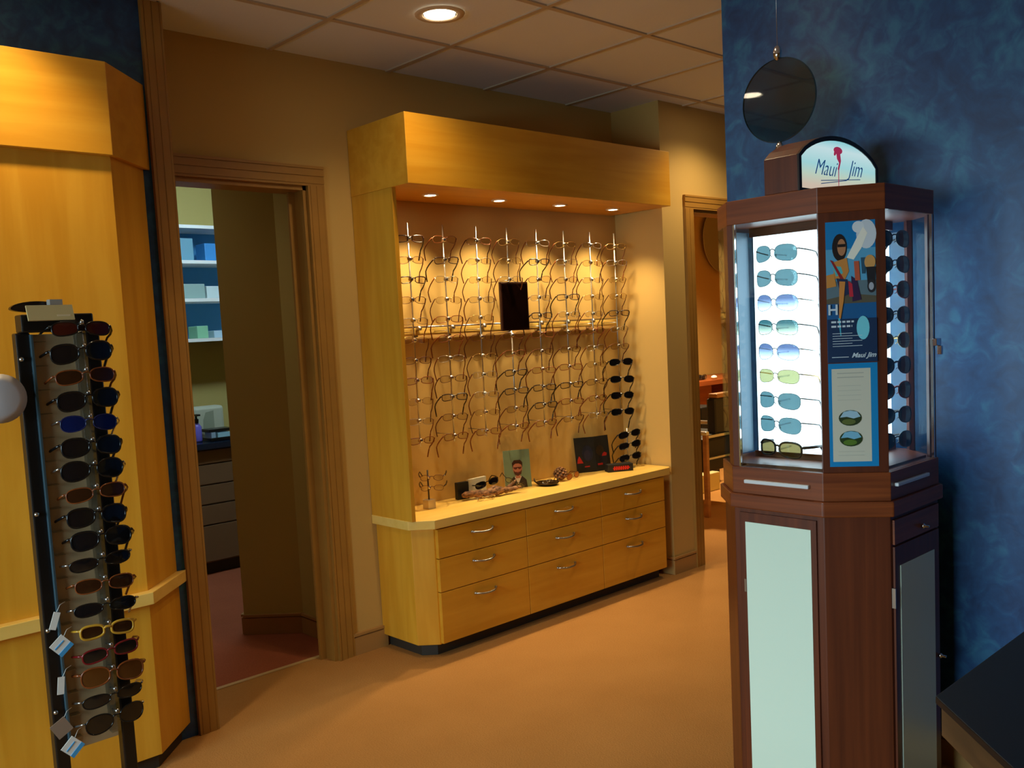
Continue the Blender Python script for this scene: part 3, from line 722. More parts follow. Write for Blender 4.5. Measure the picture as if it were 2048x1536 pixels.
# small white and blue price tags
for k, (x, z, ang, cc) in enumerate(((.700, .772, .7, 0), (.690, .838, -.35, 1), (.690, .672, -.12, 1), (.682, .565, .5, 2), (.704, .508, .75, 0))):
    tt = thing('price_tag', ['white and blue price tag hanging beside the mustard yellow sunglasses', 'narrow white tag above the mustard yellow sunglasses', 'narrow white tag beside the amber sunglasses', 'tan tag beside the lowest pair on the rack', 'white and blue price tag under the lowest pair on the rack'][k], 'price tag', (x, RY - .06, z), 0, 'price tags on the floor rack')
    R_ = Matrix.Rotation(-ang, 3, 'Y')
    a, b = ((.020, .021) if cc != 1 else (.008, .022)); mm = {0: M['white'], 1: M['white'], 2: mat('tan tag', (150, 128, 110), .5)}[cc]
    MB().box(x - a, x + a, RY - .061, RY - .0595, z - b, z + b, R_, (x, RY - .06, z)).build('tag_card', mm, tt)
    if cc == 0:
        MB().box(x - a, x + a, RY - .0622, RY - .061, z - b, z - b + .011, R_, (x, RY - .06, z)).box(x - a + .004, x + a - .008, RY - .0622, RY - .061, z + .004, z + .007, R_, (x, RY - .06, z)).build('blue_band', mat('light blue print', (70, 160, 220), .5), tt)
    MB().tube([(x + .004, RY - .06, z + b * .8), (x + .02, RY - .045, z + b + .012), (x + .035, RY - .035, z + b + .014)], .0007, 4).build('string', M['white'], tt)

# ------------------------------------------------------------------ mahogany display kiosk
KS_ = .89
def kw(x, y, z): return (x * KS_, y * KS_, z * KS_ + 1.5 * (1 - KS_))     # kiosk sizes were measured in units of 1/.89 m
K = [(2.860, 1.93), (2.73, 1.806), (2.73, 1.473), (2.846, 1.310), (3.207, 1.310), (3.345, 1.45), (3.345, 1.80), (3.21, 1.93)]
KC = Vector((3.04, 1.62))
def koff(d):
    out = []; n = len(K)
    for i in range(n):
        p0, p1, p2 = Vector(K[i - 1]), Vector(K[i]), Vector(K[(i + 1) % n])
        def nrm(a, b):
            e = (b - a).normalized(); m_ = Vector((e.y, -e.x)); return m_ if m_.dot((a + b) / 2 - KC) > 0 else -m_
        n1, n2 = nrm(p0, p1), nrm(p1, p2); bis = (n1 + n2); bis = bis / (bis.dot(n1))
        out.append(tuple(p1 + bis * d))
    return out
t = thing('sunglasses_kiosk', 'octagonal mahogany sunglasses kiosk with lit glass case and arched sign', 'display kiosk', (3.04, 1.62, -.1854))
KZ = -.1854
MB().prism(koff(.002), KZ, .85).build('base_cabinet', M['mah_v'], t, bevel=.002)
MB().prism(koff(.018), .85, .90).build('worktop', M['mah_h'], t, bevel=.004)
cb = MB().prism(koff(.006), .90, .992).build('case_base', M['mah_h'], t, bevel=.002)
MB().prism(koff(.0), 1.815, 1.895).build('header', M['mah_h'], t, bevel=.002)
# posts of the glass case (outer ring)
def kpt(i, q=0.): a, b = Vector(K[i]), Vector(K[(i + 1) % 8]); return a.lerp(b, q)
inner = koff(-.022)
def strip(i, q0, q1, depth=.022):
    a, b = Vector(K[i]), Vector(K[(i + 1) % 8]); e = (b - a); n_ = Vector((e.y, -e.x)).normalized()
    if n_.dot((a + b) / 2 - KC) > 0: n_ = -n_
    p, q_ = a + e * q0, a + e * q1
    return [tuple(p), tuple(q_), tuple(q_ + n_ * depth), tuple(p + n_ * depth)]
for i, q0, q1 in ((0, .62, 1.), (1, 0, .07), (7, 0, .08), (4, .0, .12), (4, .88, 1.), (6, .0, .1)):
    MB().prism(strip(i, q0, q1), .992, 1.815).build('post', M['mah_v'], t, bevel=.001)
# glass panes on the faces without wood
for i, q0, q1 in ((1, .07, .985), (3, .015, .985), (4, .12, .88), (5, .02, .98), (7, .08, .97), (6, .1, .98), (0, .02, .62)):
    MB().prism(strip(i, q0, q1, .005), .992, 1.815).build('glass_pane', M['glass'], t)
# chrome edge strips and lock
for i, q0, q1 in ((1, .07, .085), (3, .955, .975)):
    MB().prism(strip(i, q0, q1, .009), .992, 1.815).build('edge_strip', M['chrome'], t)
lk = MB().box(3.175, 3.215, 1.292, 1.306, 1.375, 1.40).box(3.196, 3.212, 1.285, 1.30, 1.345, 1.375)
lk.build('lock', M['chrome'], t, bevel=.002)
# the solid wooden front post with its poster
fa, fb = Vector(K[2]), Vector(K[3]); e = (fb - fa); FL = e.length; U = Vector((e.x, e.y, 0)).normalized(); N = Vector((-abs(U.y), -abs(U.x), 0)).normalized()
N = Vector((U.y, -U.x, 0)); 
if N.dot(Vector((-1, -1, 0))) < 0: N = -N
O = Vector((fa.x, fa.y, 0)); ZV = Vector((0, 0, 1))
MB().slab([(0, .992), (FL, .992), (FL, 1.815), (0, 1.815)], O, U, ZV, -N, .022).build('front_post', M['mah_v'], t, bevel=.001)
P0 = O + U * .022 + N * .0005; PW = FL - .022 - .030
u0 = lambda a: a * PW
post = [('r', (0, PW, 1.345, 1.785), (18, 92, 150)),
        ('r', (0, PW, 1.70, 1.785), (0, 128, 196)), ('r', (0, PW, 1.60, 1.70), (90, 168, 210)), ('r', (0, PW, 1.535, 1.60), (96, 120, 132)),
        ('p', [(u0(0), 1.545), (u0(.5), 1.56), (u0(1), 1.55), (u0(1), 1.53), (u0(0), 1.53)], (92, 86, 70)),
        ('e', (u0(.82), 1.742, u0(.2), .045), (214, 222, 232)), ('e', (u0(.66), 1.765, u0(.12), .018), (226, 232, 238)),
        ('p', [(u0(.42), 1.672), (u0(.62), 1.73), (u0(.76), 1.765), (u0(.84), 1.745), (u0(.72), 1.70), (u0(.56), 1.665)], (250, 246, 232)),
        ('e', (u0(.28), 1.705, u0(.15), .042), (30, 20, 18)), ('e', (u0(.32), 1.705, u0(.085), .026), (186, 128, 88)), ('r', (u0(.24), u0(.40), 1.706, 1.715), (22, 18, 20)),
        ('p', [(u0(.14), 1.66), (u0(.42), 1.672), (u0(.46), 1.63), (u0(.36), 1.60), (u0(.16), 1.61)], (206, 138, 66)),
        ('p', [(u0(.12), 1.65), (u0(.30), 1.645), (u0(.34), 1.625), (u0(.2), 1.615)], (84, 184, 190)),
        ('p', [(u0(.08), 1.668), (u0(.14), 1.664), (u0(.38), 1.60), (u0(.34), 1.59)], (150, 30, 34)),
        ('p', [(u0(.0), 1.62), (u0(.16), 1.625), (u0(.2), 1.585), (u0(0), 1.58)], (208, 140, 64)),
        ('p', [(u0(.2), 1.61), (u0(.42), 1.605), (u0(.48), 1.56), (u0(.3), 1.55)], (30, 44, 80)),
        ('p', [(u0(.5), 1.615), (u0(.62), 1.60), (u0(.70), 1.54), (u0(.52), 1.535)], (48, 28, 70)),
        ('p', [(u0(.44), 1.60), (u0(.52), 1.59), (u0(.54), 1.55), (u0(.46), 1.55)], (196, 40, 60)),
        ('p', [(u0(.56), 1.66), (u0(.66), 1.66), (u0(.68), 1.60), (u0(.58), 1.60)], (196, 90, 60)),
        ('p', [(u0(.70), 1.67), (u0(.80), 1.67), (u0(.78), 1.62), (u0(.72), 1.62)], (40, 84, 110)),
        ('e', (u0(.88), 1.655, u0(.11), .022), (214, 158, 90)), ('p', [(u0(.8), 1.64), (u0(.99), 1.64), (u0(.97), 1.58), (u0(.83), 1.585)], (26, 28, 36)),
        ('e', (u0(.90), 1.58, u0(.08), .020), (40, 40, 46)), ('e', (u0(.90), 1.58, u0(.05), .012), (170, 176, 190)),
        ('p', [(u0(.26), 1.60), (u0(.38), 1.598), (u0(.34), 1.54), (u0(.27), 1.48), (u0(.24), 1.485)], (214, 138, 64)),
        ('r', (0, PW, 1.345, 1.482), (12, 46, 84)),
        ('p', [(u0(.22), 1.485), (u0(.26), 1.485), (u0(.28), 1.43), (u0(.26), 1.43)], (70, 180, 206)),
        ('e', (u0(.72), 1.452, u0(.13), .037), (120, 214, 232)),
        ]
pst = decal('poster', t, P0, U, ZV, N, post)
tm = MB(); lw = P0 + N * .0062
add_text(tm, 'H', .045, lw + U * u0(.12) + ZV * 1.51, U, ZV, N, bold=.001)
for (a, b, z, th) in ((.08, .56, 1.470, .006), (.08, .5, 1.456, .006)):
    x = a
    while x < b:
        w_ = .05 + .05 * ((x * 37) % 1); tm.slab([(u0(x), z), (u0(min(b, x + w_)), z), (u0(min(b, x + w_)), z + th), (u0(x), z + th)], lw, U, ZV, N, .0003); x += w_ + .025
for k in range(6): tm.slab([(u0(.1), 1.436 - k * .008), (u0(.5 + .2 * ((k * 3) % 2)), 1.436 - k * .008), (u0(.5 + .2 * ((k * 3) % 2)), 1.4375 - k * .008), (u0(.1), 1.4375 - k * .008)], lw, U, ZV, N, .0002)
tm.slab([(u0(.08), 1.361), (u0(.42), 1.361), (u0(.42), 1.363), (u0(.08), 1.363)], lw, U, ZV, N, .0002)
add_text(tm, 'Maui Jim', .021, lw + U * u0(.72) + ZV * 1.366, U, ZV, N, shear=.4, bold=.0004)
tm.build('poster_lettering', mat('white poster print', (206, 220, 230), .5), pst)
ins = decal('info_card', t, P0, U, ZV, N, [
    ('r', (0, PW, 1.012, 1.342), (0, 132, 196)), ('r', (u0(.07), u0(.86), 1.028, 1.325), (208, 204, 186)),
    ('r', (u0(.18), u0(.72), 1.309, 1.312), (176, 176, 164)), ('r', (u0(.18), u0(.72), 1.296, 1.299), (176, 176, 164)), ('r', (u0(.18), u0(.66), 1.270, 1.2715), (188, 186, 172)),
    ('r', (u0(.18), u0(.66), 1.255, 1.2565), (188, 186, 172)), ('r', (u0(.18), u0(.66), 1.240, 1.2415), (188, 186, 172)), ('r', (u0(.18), u0(.66), 1.225, 1.2265), (188, 186, 172)),
    ('e', (u0(.43), 1.168, u0(.235), .025), (40, 56, 22)), ('p', [(u0(.22), 1.170), (u0(.3), 1.188), (u0(.43), 1.192), (u0(.57), 1.188), (u0(.64), 1.172), (u0(.5), 1.166), (u0(.36), 1.172)], (160, 196, 216)), ('e', (u0(.40), 1.156, u0(.14), .009), (92, 104, 48)),
    ('e', (u0(.44), 1.102, u0(.235), .025), (36, 60, 20)), ('p', [(u0(.23), 1.104), (u0(.31), 1.122), (u0(.44), 1.126), (u0(.58), 1.122), (u0(.65), 1.106), (u0(.5), 1.100), (u0(.37), 1.106)], (120, 184, 214)), ('e', (u0(.42), 1.090, u0(.14), .009), (84, 120, 36)),
    ('r', (u0(.18), u0(.7), 1.060, 1.0615), (188, 186, 172)), ('r', (u0(.18), u0(.7), 1.048, 1.0495), (188, 186, 172))])
# handles of the case drawers
def face_box(i, q0, q1, z0, z1, o0, o1):
    a, b = Vector(K[i]), Vector(K[(i + 1) % 8]); e_ = b - a; n_ = Vector((e_.y, -e_.x)).normalized()
    if n_.dot((a + b) / 2 - KC) < 0: n_ = -n_
    p, q_ = a + e_ * q0, a + e_ * q1
    return MB().prism([tuple(p + n_ * o0), tuple(q_ + n_ * o0), tuple(q_ + n_ * o1), tuple(p + n_ * o1)], z0, z1)
face_box(1, .15, .87, .938, .951, .006, .020).build('handle', mat('bright pull', (226, 234, 240), .3, .3), cb, bevel=.003)
face_box(3, .06, .72, .943, .955, .006, .020).build('handle', mat('bright pull side', (226, 234, 240), .3, .3), cb, bevel=.003)
# arched lit sign
arch_n = 16; AW = .548
def archpts(w, h0, h1, x0):
    pts = [(x0, 0), (x0 + w, 0)]
    for k in range(arch_n + 1):
        a = k / arch_n; pts.append((x0 + w - a * w, h0 + (h1 - h0) * (1 - (2 * a - 1) ** 2) ** .8))
    return pts
AO = Vector((2.643, 1.520, 1.895)) ; AU = Vector((.66, -.75, 0)).normalized(); AN = Vector((AU.y, -AU.x, 0)); AN = AN if AN.dot(Vector((-1, -1, 0))) > 0 else -AN
AU = Vector((1, 0, 0)); AN = Vector((0, -1, 0)); AO = Vector((2.732, 1.539, 1.8955))
sg = MB().slab(archpts(AW, .114, .194, 0), AO, AU, ZV, -AN, .12).build('sign_box', M['mah_v'], t, bevel=.002)
rim = MB(); outer = archpts(AW, .114, .194, 0); innr = [(.016 + (x / AW) * (AW - .032), .010 + z * .87) for x, z in outer]
for i in range(len(outer)):
    j = (i + 1) % len(outer)
    rim.slab([outer[i], outer[j], innr[j], innr[i]], AO, AU, ZV, AN, .006)
rim.build('sign_rim', mat('dark sign rim', (34, 18, 12), .4), sg)
M['signface'] = None
m, nt, p = newmat('backlit sign face')
tc = nt.nodes.new('ShaderNodeTexCoord'); sx = nt.nodes.new('ShaderNodeSeparateXYZ'); cr = nt.nodes.new('ShaderNodeValToRGB'); mr = nt.nodes.new('ShaderNodeMapRange')
mr.inputs['From Min'].default_value = 2.105; mr.inputs['From Max'].default_value = 2.26
nt.links.new(tc.outputs['Object'], sx.inputs[0]); nt.links.new(sx.outputs['Z'], mr.inputs['Value']); nt.links.new(mr.outputs[0], cr.inputs['Fac'])
cr.color_ramp.elements[0].color = lin((226, 206, 186)); cr.color_ramp.elements[1].color = lin((150, 226, 236))
k_ = cr.color_ramp.elements.new(.22); k_.color = lin((206, 226, 206)); k_ = cr.color_ramp.elements.new(.45); k_.color = lin((176, 232, 236)); k_ = cr.color_ramp.elements.new(.8); k_.color = lin((214, 244, 248))
nt.links.new(cr.outputs['Color'], p.inputs['Emission Color']); p.inputs['Emission Strength'].default_value = .95; p.inputs['Base Color'].default_value = (.05, .05, .05, 1)
M['signface'] = m
MB().slab(innr, AO, AU, ZV, AN, .003).build('sign_face', m, sg)
lt = MB(); L0 = AO + AN * .0032
add_text(lt, 'Maui', .074, L0 + AU * (AW * .31) + ZV * .082, AU, ZV, AN, shear=.5, bold=-.0008); add_text(lt, 'Jim', .078, L0 + AU * (AW * .69) + ZV * .094, AU, ZV, AN, shear=.5, bold=-.0008)
lt.slab([(AW * .26, .040), (AW * .76, .062), (AW * .76, .0645), (AW * .26, .0425)], L0, AU, ZV, AN, .0004)
lt.slab([(AW * .26, .030), (AW * .58, .052), (AW * .58, .0545), (AW * .26, .0325)], L0, AU, ZV, AN, .0004)
lt.build('sign_lettering', mat('blue sign lettering', (30, 70, 150), .5, emis=(40, 110, 190), estr=.3), sg)
pk = mat('pink emblem', (200, 50, 90), .5, emis=(214, 60, 110), estr=.5)
decal('sign_emblem', sg, AO + AN * .0036, AU, ZV, AN, [('e', (AW * .475, .148, .030, .012), pk), ('p', [(AW * .45, .146), (AW * .50, .142), (AW * .51, .115), (AW * .485, .085), (AW * .465, .085), (AW * .485, .108), (AW * .46, .12)], pk),
      ('p', [(AW * .472, .085), (AW * .482, .085), (AW * .478, .02), (AW * .472, .02)], pk), ('e', (AW * .44, .140, .014, .007, .8), pk)])
# doors, drawer, panels on the base
dl = face_box(1, .07, .93, -.155, .835, .002, .010).build('door', M['mah_v'], t, bevel=.001)
face_box(1, .14, .875, -.12, .803, .010, .0125).build('laminate_panel', M['panel'], dl)
MB().box(2.7185, 2.7215, 1.762, 1.770, .555, .60).build('hinge', M['steel'], dl)
dr = face_box(3, .03, .97, .755, .835, .002, .010).build('drawer', M['mah_h'], t, bevel=.001)
MB().lathe([(.004, 0), (.004, .012), (.009, .016), (.009, .022), (.004, .025)], (3.056, 1.274, .782), 'y', 14).build('knob', M['chrome'], dr)
dd = face_box(3, .03, .97, -.155, .748, .002, .010).build('door', M['mah_v'], t, bevel=.001)
face_box(3, .13, .85, -.12, .682, .010, .0125).build('laminate_panel', M['panel'], dd)
MB().lathe([(.004, 0), (.004, .012), (.009, .016), (.009, .022), (.004, .025)], (3.182, 1.274, .302), 'y', 14).build('knob', M['chrome'], dd)
MB().box(2.848, 2.853, 1.296, 1.308, .55, .615).build('hinge', M['steel'], dd)
# interior: lit column with shelf floor
MB().prism(koff(-.03), .992, 1.0).build('case_floor', M['mah_h'], t)
MB().box(2.93, 3.285, 1.50, 1.83, 1.02, 1.785).build('light_column', M['glow'], t)
MB().box(2.92, 3.295, 1.49, 1.84, 1.0, 1.02).box(2.92, 3.295, 1.49, 1.84, 1.785, 1.815).build('column_frame', M['mah_h'], t)
MB().box(2.93, 3.285, 1.8305, 1.835, 1.02, 1.785).build('mirror_back', M['shelfmirror'], t)
MB().box(2.80, 2.92, 1.845, 1.85, 1.02, 1.80).build('side_mirror', M['shelfmirror'], t)
pegs = []
KS = {
    'teal': eyewear('sunglasses', '', 'sunglasses', fm_dark, tinted('teal lens', (138, 160, 164), .02), (fm_dark, .002), .074, .050, 2.7, br=.016, rim=.0008, wrap=2.6, droop=.15, tlen=.10),
    'fade': eyewear('sunglasses', '', 'sunglasses', fm_silver, tinted('fading lavender lens', (142, 152, 176), .02, grad=(226, 232, 242)), (fm_silver, .002), .074, .050, 2.5, br=.016, rim=.0008, wrap=2.6, droop=.15, tlen=.10),
    'green': eyewear('sunglasses', '', 'sunglasses', fm_dark, tinted('green fading lens', (112, 146, 150), .02, grad=(222, 222, 206)), (fm_dark, .002), .072, .046, 2.9, br=.016, rim=.0008, wrap=2.6, droop=.15, tlen=.10),
    'olive': eyewear('sunglasses', '', 'sunglasses', fm_gold, tinted('olive lens', (196, 194, 164), .02), (fm_gold, .002), .072, .042, 2.8, br=.016, rim=.0008, wrap=2.6, droop=.15, tlen=.10),
    'tort': eyewear('sunglasses', '', 'sunglasses', fm_dark, tinted('bronze lens', (166, 156, 124), .03), (fm_dark, .005), .074, .048, 2.8, br=.016, rim=.0035, wrap=2.6, droop=.0, tlen=.10),
    'dark': eyewear('sunglasses', '', 'sunglasses', fm_black, ln_smoke, (fm_black, .003), .064, .044, 2.5, br=.018, rim=.002, wrap=1.6, droop=.1, tlen=.09),
    'darkred': eyewear('sunglasses', '', 'sunglasses', fm_red, ln_smoke, (fm_red, .003), .064, .046, 2.4, br=.018, rim=.002, wrap=1.6, droop=.1, tlen=.09),
    'gold': eyewear('sunglasses', '', 'sunglasses', fm_gold, ln_brown, (fm_gold, .002), .060, .044, 2.2, br=.018, rim=.0012, wrap=1.4, droop=.1, tlen=.09),
    'purple': eyewear('sunglasses', '', 'sunglasses', fm_blue, mat('dark purple lens', (30, 20, 60), .08), (fm_blue, .003), .064, .046, 2.3, br=.018, rim=.0024, wrap=1.6, droop=.1, tlen=.09),
}
KSU = {k: [False] for k in KS}
kd = {'teal': 'rimless teal lensed sunglasses', 'fade': 'rimless sunglasses with fading lavender lenses', 'green': 'rimless sunglasses with green fading lenses', 'olive': 'rimless olive yellow lensed sunglasses', 'tort': 'dark framed bronze lensed sunglasses',
      'dark': 'black sunglasses', 'darkred': 'dark red sunglasses', 'gold': 'gold rimmed brown sunglasses', 'purple': 'dark purple sunglasses'}
seqL = ['teal', 'teal', 'fade', 'green', 'fade', 'olive', 'teal', 'teal', 'tort']
seqR = ['dark', 'dark', 'darkred', 'dark', 'gold', 'purple', 'darkred', 'dark', 'dark']
for k in range(9):
    z = 1.714 - .0834 * k; s_ = seqL[k]
    place(KS[s_], KSU[s_], kw(2.822, 1.690, z), -PI / 2 - .20, 0, .03, scale=.97, label= kd[s_] + ', ' + ordn(k) + (' pair' if k == 0 else ' pair down') + ' in the left window of the kiosk', group='sunglasses in the left window of the kiosk')
    MB().tube([(2.828, 1.69, z - .004), (2.93, 1.70, z - .004)], .003, 6).build('peg', M['acrylic'], t)
    z = 1.744 - .0851 * k; s_ = seqR[k]
    place(KS[s_], KSU[s_], kw(3.095, 1.395, z - .004), -.22, 0, 0, scale=1.08, label= kd[s_] + ', ' + ordn(k) + (' pair' if k == 0 else ' pair down') + ' in the right window of the kiosk', group='sunglasses in the right window of the kiosk')
    MB().tube([(3.075, 1.398, z - .006), (3.075, 1.5, z - .006)], .003, 6).build('peg', M['acrylic'], t)
# folded cloth / case lying on the case floor
t.scale = (KS_,) * 3; t.location = kw(3.04, 1.62, -.1854)
cs = MB().ball(kw(2.87, 1.40, 1.013), (.031, .027, .011), 12).build('case', mat('blue grey pouch', (70, 96, 124), .6)); tag(cs, 'small blue grey pouch lying on the floor of the kiosk case', 'pouch')

# hanging glass disc
DX, DY = 2.80, 1.639
t = thing('hanging_glass_disc', 'round clear glass disc hung on a wire before the blue wall', 'hanging sign', (DX, DY, 1.95))
dc = (DX, DY, 2.205)
MB().lathe([(.132, -.004), (.134, 0), (.132, .004)], dc, 'x', 56, smooth=False).build('disc', tinted('grey green glass', (196, 198, 188), .05), t)
MB().lathe([(.133, -.0045), (.1355, 0), (.133, .0045)], dc, 'x', 56, caps=False).build('disc_edge', mat('polished glass edge', (110, 130, 122), .1, .7), t)
for z in (2.356, 2.048): MB().ball((DX, DY, z), (.014, .014, .025), 16).build('drop_weight', M['chrome'], t)
MB().tube([(DX, DY, 2.37), (DX, DY, CH)], .0011, 5).build('wire', M['steel'], t)
MB().tube([(DX, DY, 2.03), (DX, DY, 1.852)], .0011, 5).build('lower_wire', M['steel'], t)

# ------------------------------------------------------------------ desk bottom right
t = thing('desk', 'black topped desk with clipped corner and walnut edge beside the blue wall', 'desk', (2.6, 0, 0))
dp = [(1.77, .73), (3.0, .73), (3.0, -.5), (1.42, -.5), (1.42, .38)]
MB().prism(dp, .735, .75).build('desktop', M['desk'], t, bevel=.002)
MB().prism([(1.778, .722), (2.995, .722), (2.995, -.49), (1.43, -.49), (1.43, .378)], .67, .735).build('apron', M['deskedge'], t, bevel=.001)
for (x, y) in ((2.92, .64), (2.92, -.42), (1.52, -.42), (2.4, .60)):
    MB().box(x - .03, x + .03, y - .03, y + .03, 0, .67).build('leg', M['deskedge'], t)

# ------------------------------------------------------------------ left room contents
t = thing('wall_shelf', 'white open shelf unit with blue back on the wall of the left room', 'shelf', (2.75, 6.34, 1.52))
bk = mat('blue shelf back', (66, 150, 206), .5)
MB().box(2.2, 3.6, 6.33, 6.348, 1.53, 2.32).build('back_panel', bk, t)
for z in (1.53, 1.80, 2.055, 2.29): MB().box(2.2, 3.6, 6.02, 6.33, z, z + .022).build('shelf_board', M['white'], t)
for x in (2.18, 3.6): MB().box(x, x + .02, 6.02, 6.348, 1.53, 2.312).build('side_board', M['white'], t)
for k, (x0, x1, z, h_, c_) in enumerate(((2.70, 2.86, 1.822, .10, (150, 176, 170)), (2.87, 3.02, 1.822, .085, (206, 222, 222)), (2.78, 2.86, 1.552, .085, (140, 200, 160)), (2.88, 3.0, 2.077, .12, (60, 140, 206)), (2.62, 2.80, 2.077, .15, (110, 160, 180)), (2.90, 3.0, 1.552, .05, (180, 210, 226)))):
    o = MB().box(x0, x1, 6.06, 6.2, z, z + h_).build('storage_box', cmat(c_), bevel=.004)
    tag(o, ['grey green box on the middle board of the blue backed shelf', 'white box on the middle board of the blue backed shelf', 'small green box on the lowest board of the shelf', 'bright blue box on the upper board of the shelf', 'pale teal box on the upper board of the shelf', 'flat pale box on the lowest board of the shelf'][k], 'box', 'boxes on the wall shelf')
t = thing('base_cabinet', 'grey brown drawer cabinet with dark blue counter in the left room', 'cabinet', (2.7, 6.3, 0))
MB().box(1.9, 3.6, 5.76, 6.345, .08, .83).build('body', M['drawer_grey'], t)
MB().box(1.9, 3.6, 5.80, 6.345, 0, .08).build('toe_kick', M['toe'], t)
MB().box(1.88, 3.6, 5.70, 6.345, .83, .872).build('countertop', M['counterblue'], t, bevel=.004)
for x0, x1 in ((2.36, 2.87), (2.88, 3.4), (1.92, 2.35)):
    for z0, z1 in ((.735, .825), (.60, .73), (.47, .595), (.335, .465), (.09, .33)):
        d = MB().box(x0, x1 - .003, 5.742, 5.762, z0, z1 - .004).build('drawer', M['drawer_grey'], t, bevel=.002)
        MB().ball((x1 - .06, 5.73, z1 - .035), .012, 10).build('knob', M['chrome'], d)
t = thing('soap_bottle', 'purple pump bottle on the dark blue counter', 'bottle', (2.628, 5.85, .872))
MB().lathe([(.028, 0), (.03, .01), (.03, .10), (.012, .125)], (2.628, 5.85, .872), seg=16).build('bottle_body', M['purple'], t)
MB().lathe([(.014, .125), (.016, .15), (.007, .155), (.007, .175)], (2.628, 5.85, .872), seg=12).box(2.611, 2.636, 5.80, 5.857, 1.045, 1.057).build('pump', M['black'], t)
t = thing('instrument_tray', 'black tray with pale instruments on the dark blue counter', 'tray', (2.72, 5.82, .872))
MB().box(2.675, 2.86, 5.76, 5.92, .872, .895).build('tray_body', M['black'], t, bevel=.004)
MB().box(2.685, 2.715, 5.765, 5.86, .895, .93).build('small_box', cmat((150, 180, 200)), t); MB().box(2.73, 2.82, 5.765, 5.86, .895, .925).build('large_box', cmat((160, 210, 226)), t)
MB().box(2.68, 2.85, 5.78, 5.90, .93, .95).build('lid', M['black'], t, bevel=.003)
t = thing('office_machine', 'off-white curved machine standing behind the black tray', 'machine', (2.77, 6.05, .872))
MB().box(2.68, 2.90, 6.0, 6.12, .9, 1.09).build('housing', cmat((190, 194, 172)), t, bevel=.02)
MB().box(2.74, 2.86, 5.98, 6.12, .872, .90).build('foot', cmat((170, 172, 152)), t)
MB().slab([(.02, .0), (.10, .0), (.10, .12), (.045, .11), (.025, .06)], (2.72, 5.998, .94), (1, 0, 0), (0, 0, 1), (0, -1, 0), .003).build('screen', cmat((150, 156, 134)), t)

# ------------------------------------------------------------------ right room contents
t = thing('round_wall_mirror', 'round frameless mirror on the cream wall seen through the right doorway', 'mirror', (8.73, 5.89, 2.36))
MB().lathe([(.355, -.06), (.36, -.055), (.36, -.05)], (8.74, 5.895, 2.37), 'y', 48, smooth=False).build('mirror_glass', mat('dim mirror', (150, 140, 104), .45, 0.), t)
MB().lathe([(.0, -.05), (.2, -.05), (.2, 0), (0, 0)], (8.74, 5.895, 2.37), 'y', 24).build('backing', M['toe'], t)
t = thing('wooden_desk', 'brown wooden desk at the far wall of the right room', 'desk', (7.9, 5.6, 0))
MB().box(7.0, 8.9, 5.3, 5.88, .86, .91).build('desktop', M['woodbrown'], t, bevel=.004)
MB().box(7.2, 7.75, 5.36, 5.86, 0, .86).build('pedestal', M['woodbrown'], t); MB().box(8.3, 8.85, 5.36, 5.86, 0, .86).build('pedestal', M['woodbrown'], t)
MB().box(7.75, 8.3, 5.80, 5.86, .3, .86).build('modesty_panel', M['woodbrown'], t)
o = MB().box(7.58, 7.74, 5.42, 5.52, .91, .955).build('box', M['blackm'], bevel=.01); tag(o, 'black box on the brown wooden desk in the right room', 'box')
o = MB().box(7.37, 7.50, 5.34, 5.40, .91, .93).build('box', M['black'], bevel=.004); tag(o, 'flat black case at the near end of the brown desk', 'case')
g6 = [False]
e6 = eyewear('eyeglasses', '', 'eyeglasses', fm_dark, ln_clear, (fm_dark, .004), .07, .045, 2.6, rim=.003, tlen=.12)
place(e6, g6, (7.60, 5.36, .945), 0, 0, 0, 'dark eyeglasses standing on the brown desk in the right room')
o = MB().ball((7.80, 5.36, .93), (.035, .03, .02), 12).build('bowl', M['white']); tag(o, 'small white dish on the brown desk in the right room', 'dish')
CXO = .06
t = thing('armchair', 'black upholstered armchair with wooden frame behind the right doorway', 'chair', (6.0, 4.4, 0))
MB().box(5.80, 6.40, 4.14, 4.62, .33, .60).build('seat', M['blackm'], t, bevel=.03)
MB().box(5.90, 6.34, 4.10, 4.18, .62, .90).build('backrest', M['blackm'], t, bevel=.02)
MB().box(5.92, 6.40, 4.09, 4.17, .90, .935).build('top_rail', M['lightwood'], t, bevel=.008)
for x, y in ((5.77, 4.1), (6.42, 4.1), (5.77, 4.64), (6.42, 4.64)):
    MB().box(x - .018, x + .018, y - .018, y + .018, 0, .63).build('leg', M['lightwood'], t, bevel=.004)
for x in (5.77, 6.42): MB().box(x - .022, x + .022, 4.08, 4.66, .63, .66).build('armrest', M['steel'], t, bevel=.006)
MB().box(5.77, 6.42, 4.09, 4.115, .605, .625).box(5.77, 6.42, 4.085, 4.11, .44, .455).build('cross_bar', M['steel'], t)
t.location.x += CXO
o = MB().box(6.35, 6.88, 4.7, 5.1, 0, .16).build('storage_box', cmat((214, 204, 150)), bevel=.006); tag(o, 'pale cream box on the floor behind the armchair', 'box')
o = MB().box(6.92, 7.18, 4.9, 5.3, 0, .72).build('office_cabinet', M['blackm'], bevel=.01); tag(o, 'dark cabinet beside the brown desk in the right room', 'cabinet')
o = MB().box(6.35, 6.88, 5.15, 5.5, 0, .75).build('office_cabinet', M['blackm'], bevel=.01); tag(o, 'low black cabinet behind the armchair in the right room', 'cabinet')

